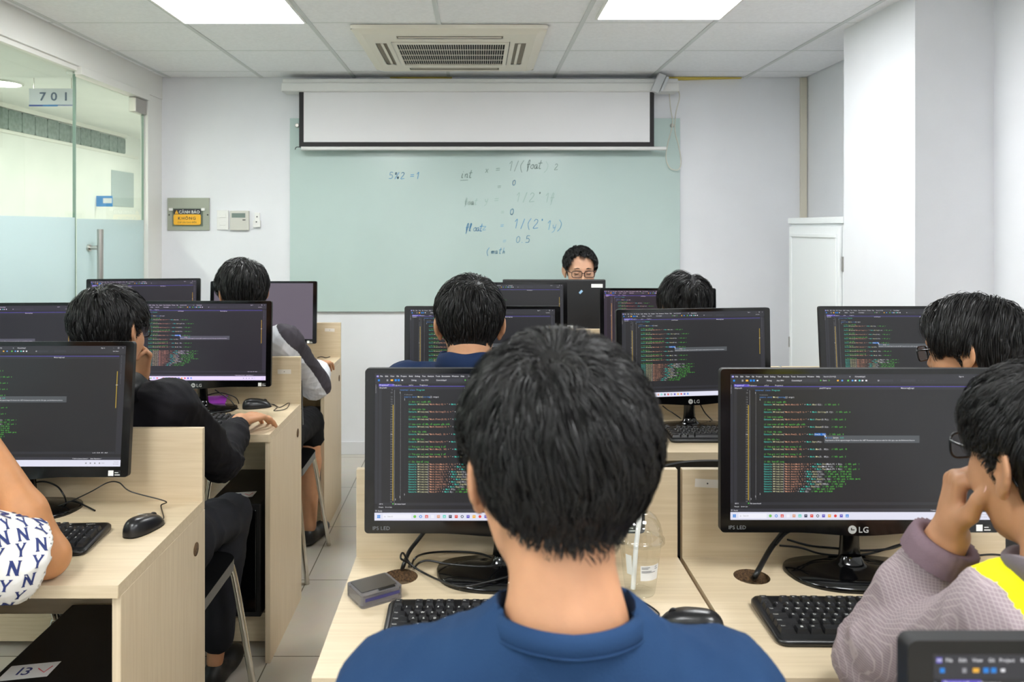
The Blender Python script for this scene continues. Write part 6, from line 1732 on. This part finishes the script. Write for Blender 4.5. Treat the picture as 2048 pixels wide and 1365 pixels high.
# ------------------------------------------------------------------ small things on the desks
CUPG = glass_mat('clear_cup_plastic', (250, 251, 250), rough=0.05, gloss=0.03)
p = dp(1290, 1203)
t = thing('plastic_cup', 'clear takeaway cup with domed lid, white straw and paper label beside the person in navy', 'cup', (p.x, p.y + 0.045, DESK_Z))
b = MB(); b.lathe([(0.0, 0.002), (0.026, 0.002), (0.028, 0.0), (0.029, 0.004), (0.033, 0.03), (0.039, 0.085), (0.0425, 0.103), (0.0435, 0.106), (0.0425, 0.107)], 40, caps=False)
obj('cup_wall', b, CUPG, t)
b = MB(); b.lathe([(0.0435, 0.100), (0.0475, 0.101), (0.0475, 0.107), (0.0445, 0.110), (0.0430, 0.114), (0.0425, 0.120), (0.039, 0.135), (0.031, 0.149), (0.020, 0.157), (0.012, 0.159), (0.012, 0.157)], 40, caps=False)
obj('domed_lid', b, glass_mat('clear_lid_plastic', (250, 251, 250), gloss=0.06, rough=0.03), t)
b = MB(); b.tube([(-0.014, 0.0, 0.006), (-0.008, 0.0, 0.09), (0.003, -0.004, 0.187)], 0.0048, 12); obj('straw', b, mat('straw_white', (238, 238, 236), 0.4, **{'Transmission Weight': 0.0}), t)
def on_cup(a0, a1, z0, z1, mi, b, off=0.0006, n=10):
    vs = []
    for k in range(n + 1):
        a = a0 + (a1 - a0) * k / n
        for z in (z0, z1):
            r = np.interp(z, [0.004, 0.03, 0.085, 0.103], [0.029, 0.033, 0.039, 0.0425]) + off
            vs.append((r * math.cos(a), r * math.sin(a), z))
    b.add(vs, [(2 * k, 2 * k + 2, 2 * k + 3, 2 * k + 1) for k in range(n)], mi, True)
b = MB(); on_cup(-1.75, -0.62, 0.036, 0.066, 0, b)
for z, a, l in ((0.062, -1.70, 0.45), (0.0595, -1.70, 0.35), (0.0545, -1.70, 0.55), (0.052, -1.70, 0.80), (0.062, -0.95, 0.15), (0.058, -0.95, 0.2)): on_cup(a, a + l, z, z + 0.0012, 1, b, 0.0009)
obj('label', b, [PAPER, mat('label_grey_print', (110, 110, 112), 0.6)], t)
b = MB(); on_cup(-2.55, -2.2, 0.045, 0.084, 0, b)
obj('printed_mark', b, mat('white_print', (226, 226, 220), 0.5), t)

pa, pb, pc_ = dp(694, 1172, .02), dp(748, 1216, .02), dp(803, 1180, .02)
t = thing('clear_case', 'square clear plastic case with a dark screen left of the keyboard', 'case', ((pa.x + pc_.x) / 2, (pa.y + pc_.y) / 2 + 0.006, DESK_Z), math.radians(33))
b = MB(); b.prism(rrect(-0.043, 0.043, -0.036, 0.036, 0.007, 4), 0.0, 0.024); obj('shell', b, mat('smoky_clear', (226, 221, 226), 0.06, **{'Transmission Weight': 0.85}), t, bevel=0.003, seg=3)
b = MB(); b.prism(rrect(-0.037, 0.037, -0.030, 0.030, 0.004, 3), 0.003, 0.020); obj('inner_body', b, mat('case_lilac', (206, 202, 218), 0.4), t)
b = MB(); b.prism(rrect(-0.037, 0.037, -0.022, 0.031, 0.003, 3), 0.0245, 0.0252); obj('dark_screen', b, mat('case_dark', (58, 56, 54), 0.3), t)
b = MB(); b.box(-0.005, 0.030, -0.031, -0.025, 0.0242, 0.0262); obj('button_row', b, BLACK, t, bevel=0.001)
b = MB(); b.box(-0.036, 0.036, -0.0366, -0.0361, 0.012, 0.018); obj('blue_band', b, mat('case_blue', (64, 62, 110), 0.4), t)

p = dp(425, 812)
t = thing('notebook', 'purple spiral notebook standing open behind the keyboard, second left desk', 'notebook', (p.x - 0.02, p.y + 0.0, DESK_Z + 0.001), 0.06)
b = MB(); b.add([(-0.085, 0, 0.0), (0.065, 0, 0.0), (0.073, 0.03, 0.036), (-0.077, 0.03, 0.030), (-0.085, 0.004, 0.0), (0.065, 0.004, 0.0), (0.073, 0.034, 0.036), (-0.077, 0.034, 0.030)], [(0, 1, 2, 3), (7, 6, 5, 4), (0, 4, 5, 1), (1, 5, 6, 2), (2, 6, 7, 3), (3, 7, 4, 0)])
obj('cover', b, mat('purple_card', (150, 40, 170), 0.35), t)
b = MB(); b.box(-0.083, 0.064, 0.005, 0.10, 0.0, 0.004); obj('pages', b, PAPER, t)
b = MB()
for k in range(16):
    x = -0.03 + k * 0.006; b.tube([(x, 0.026 + 0.0 * k, 0.0295 + k * 0.0002), (x + 0.001, 0.029, 0.034 + k * 0.0002)], 0.0009, 5)
obj('spiral', b, mat('spiral_lilac', (216, 150, 224), 0.4), t)
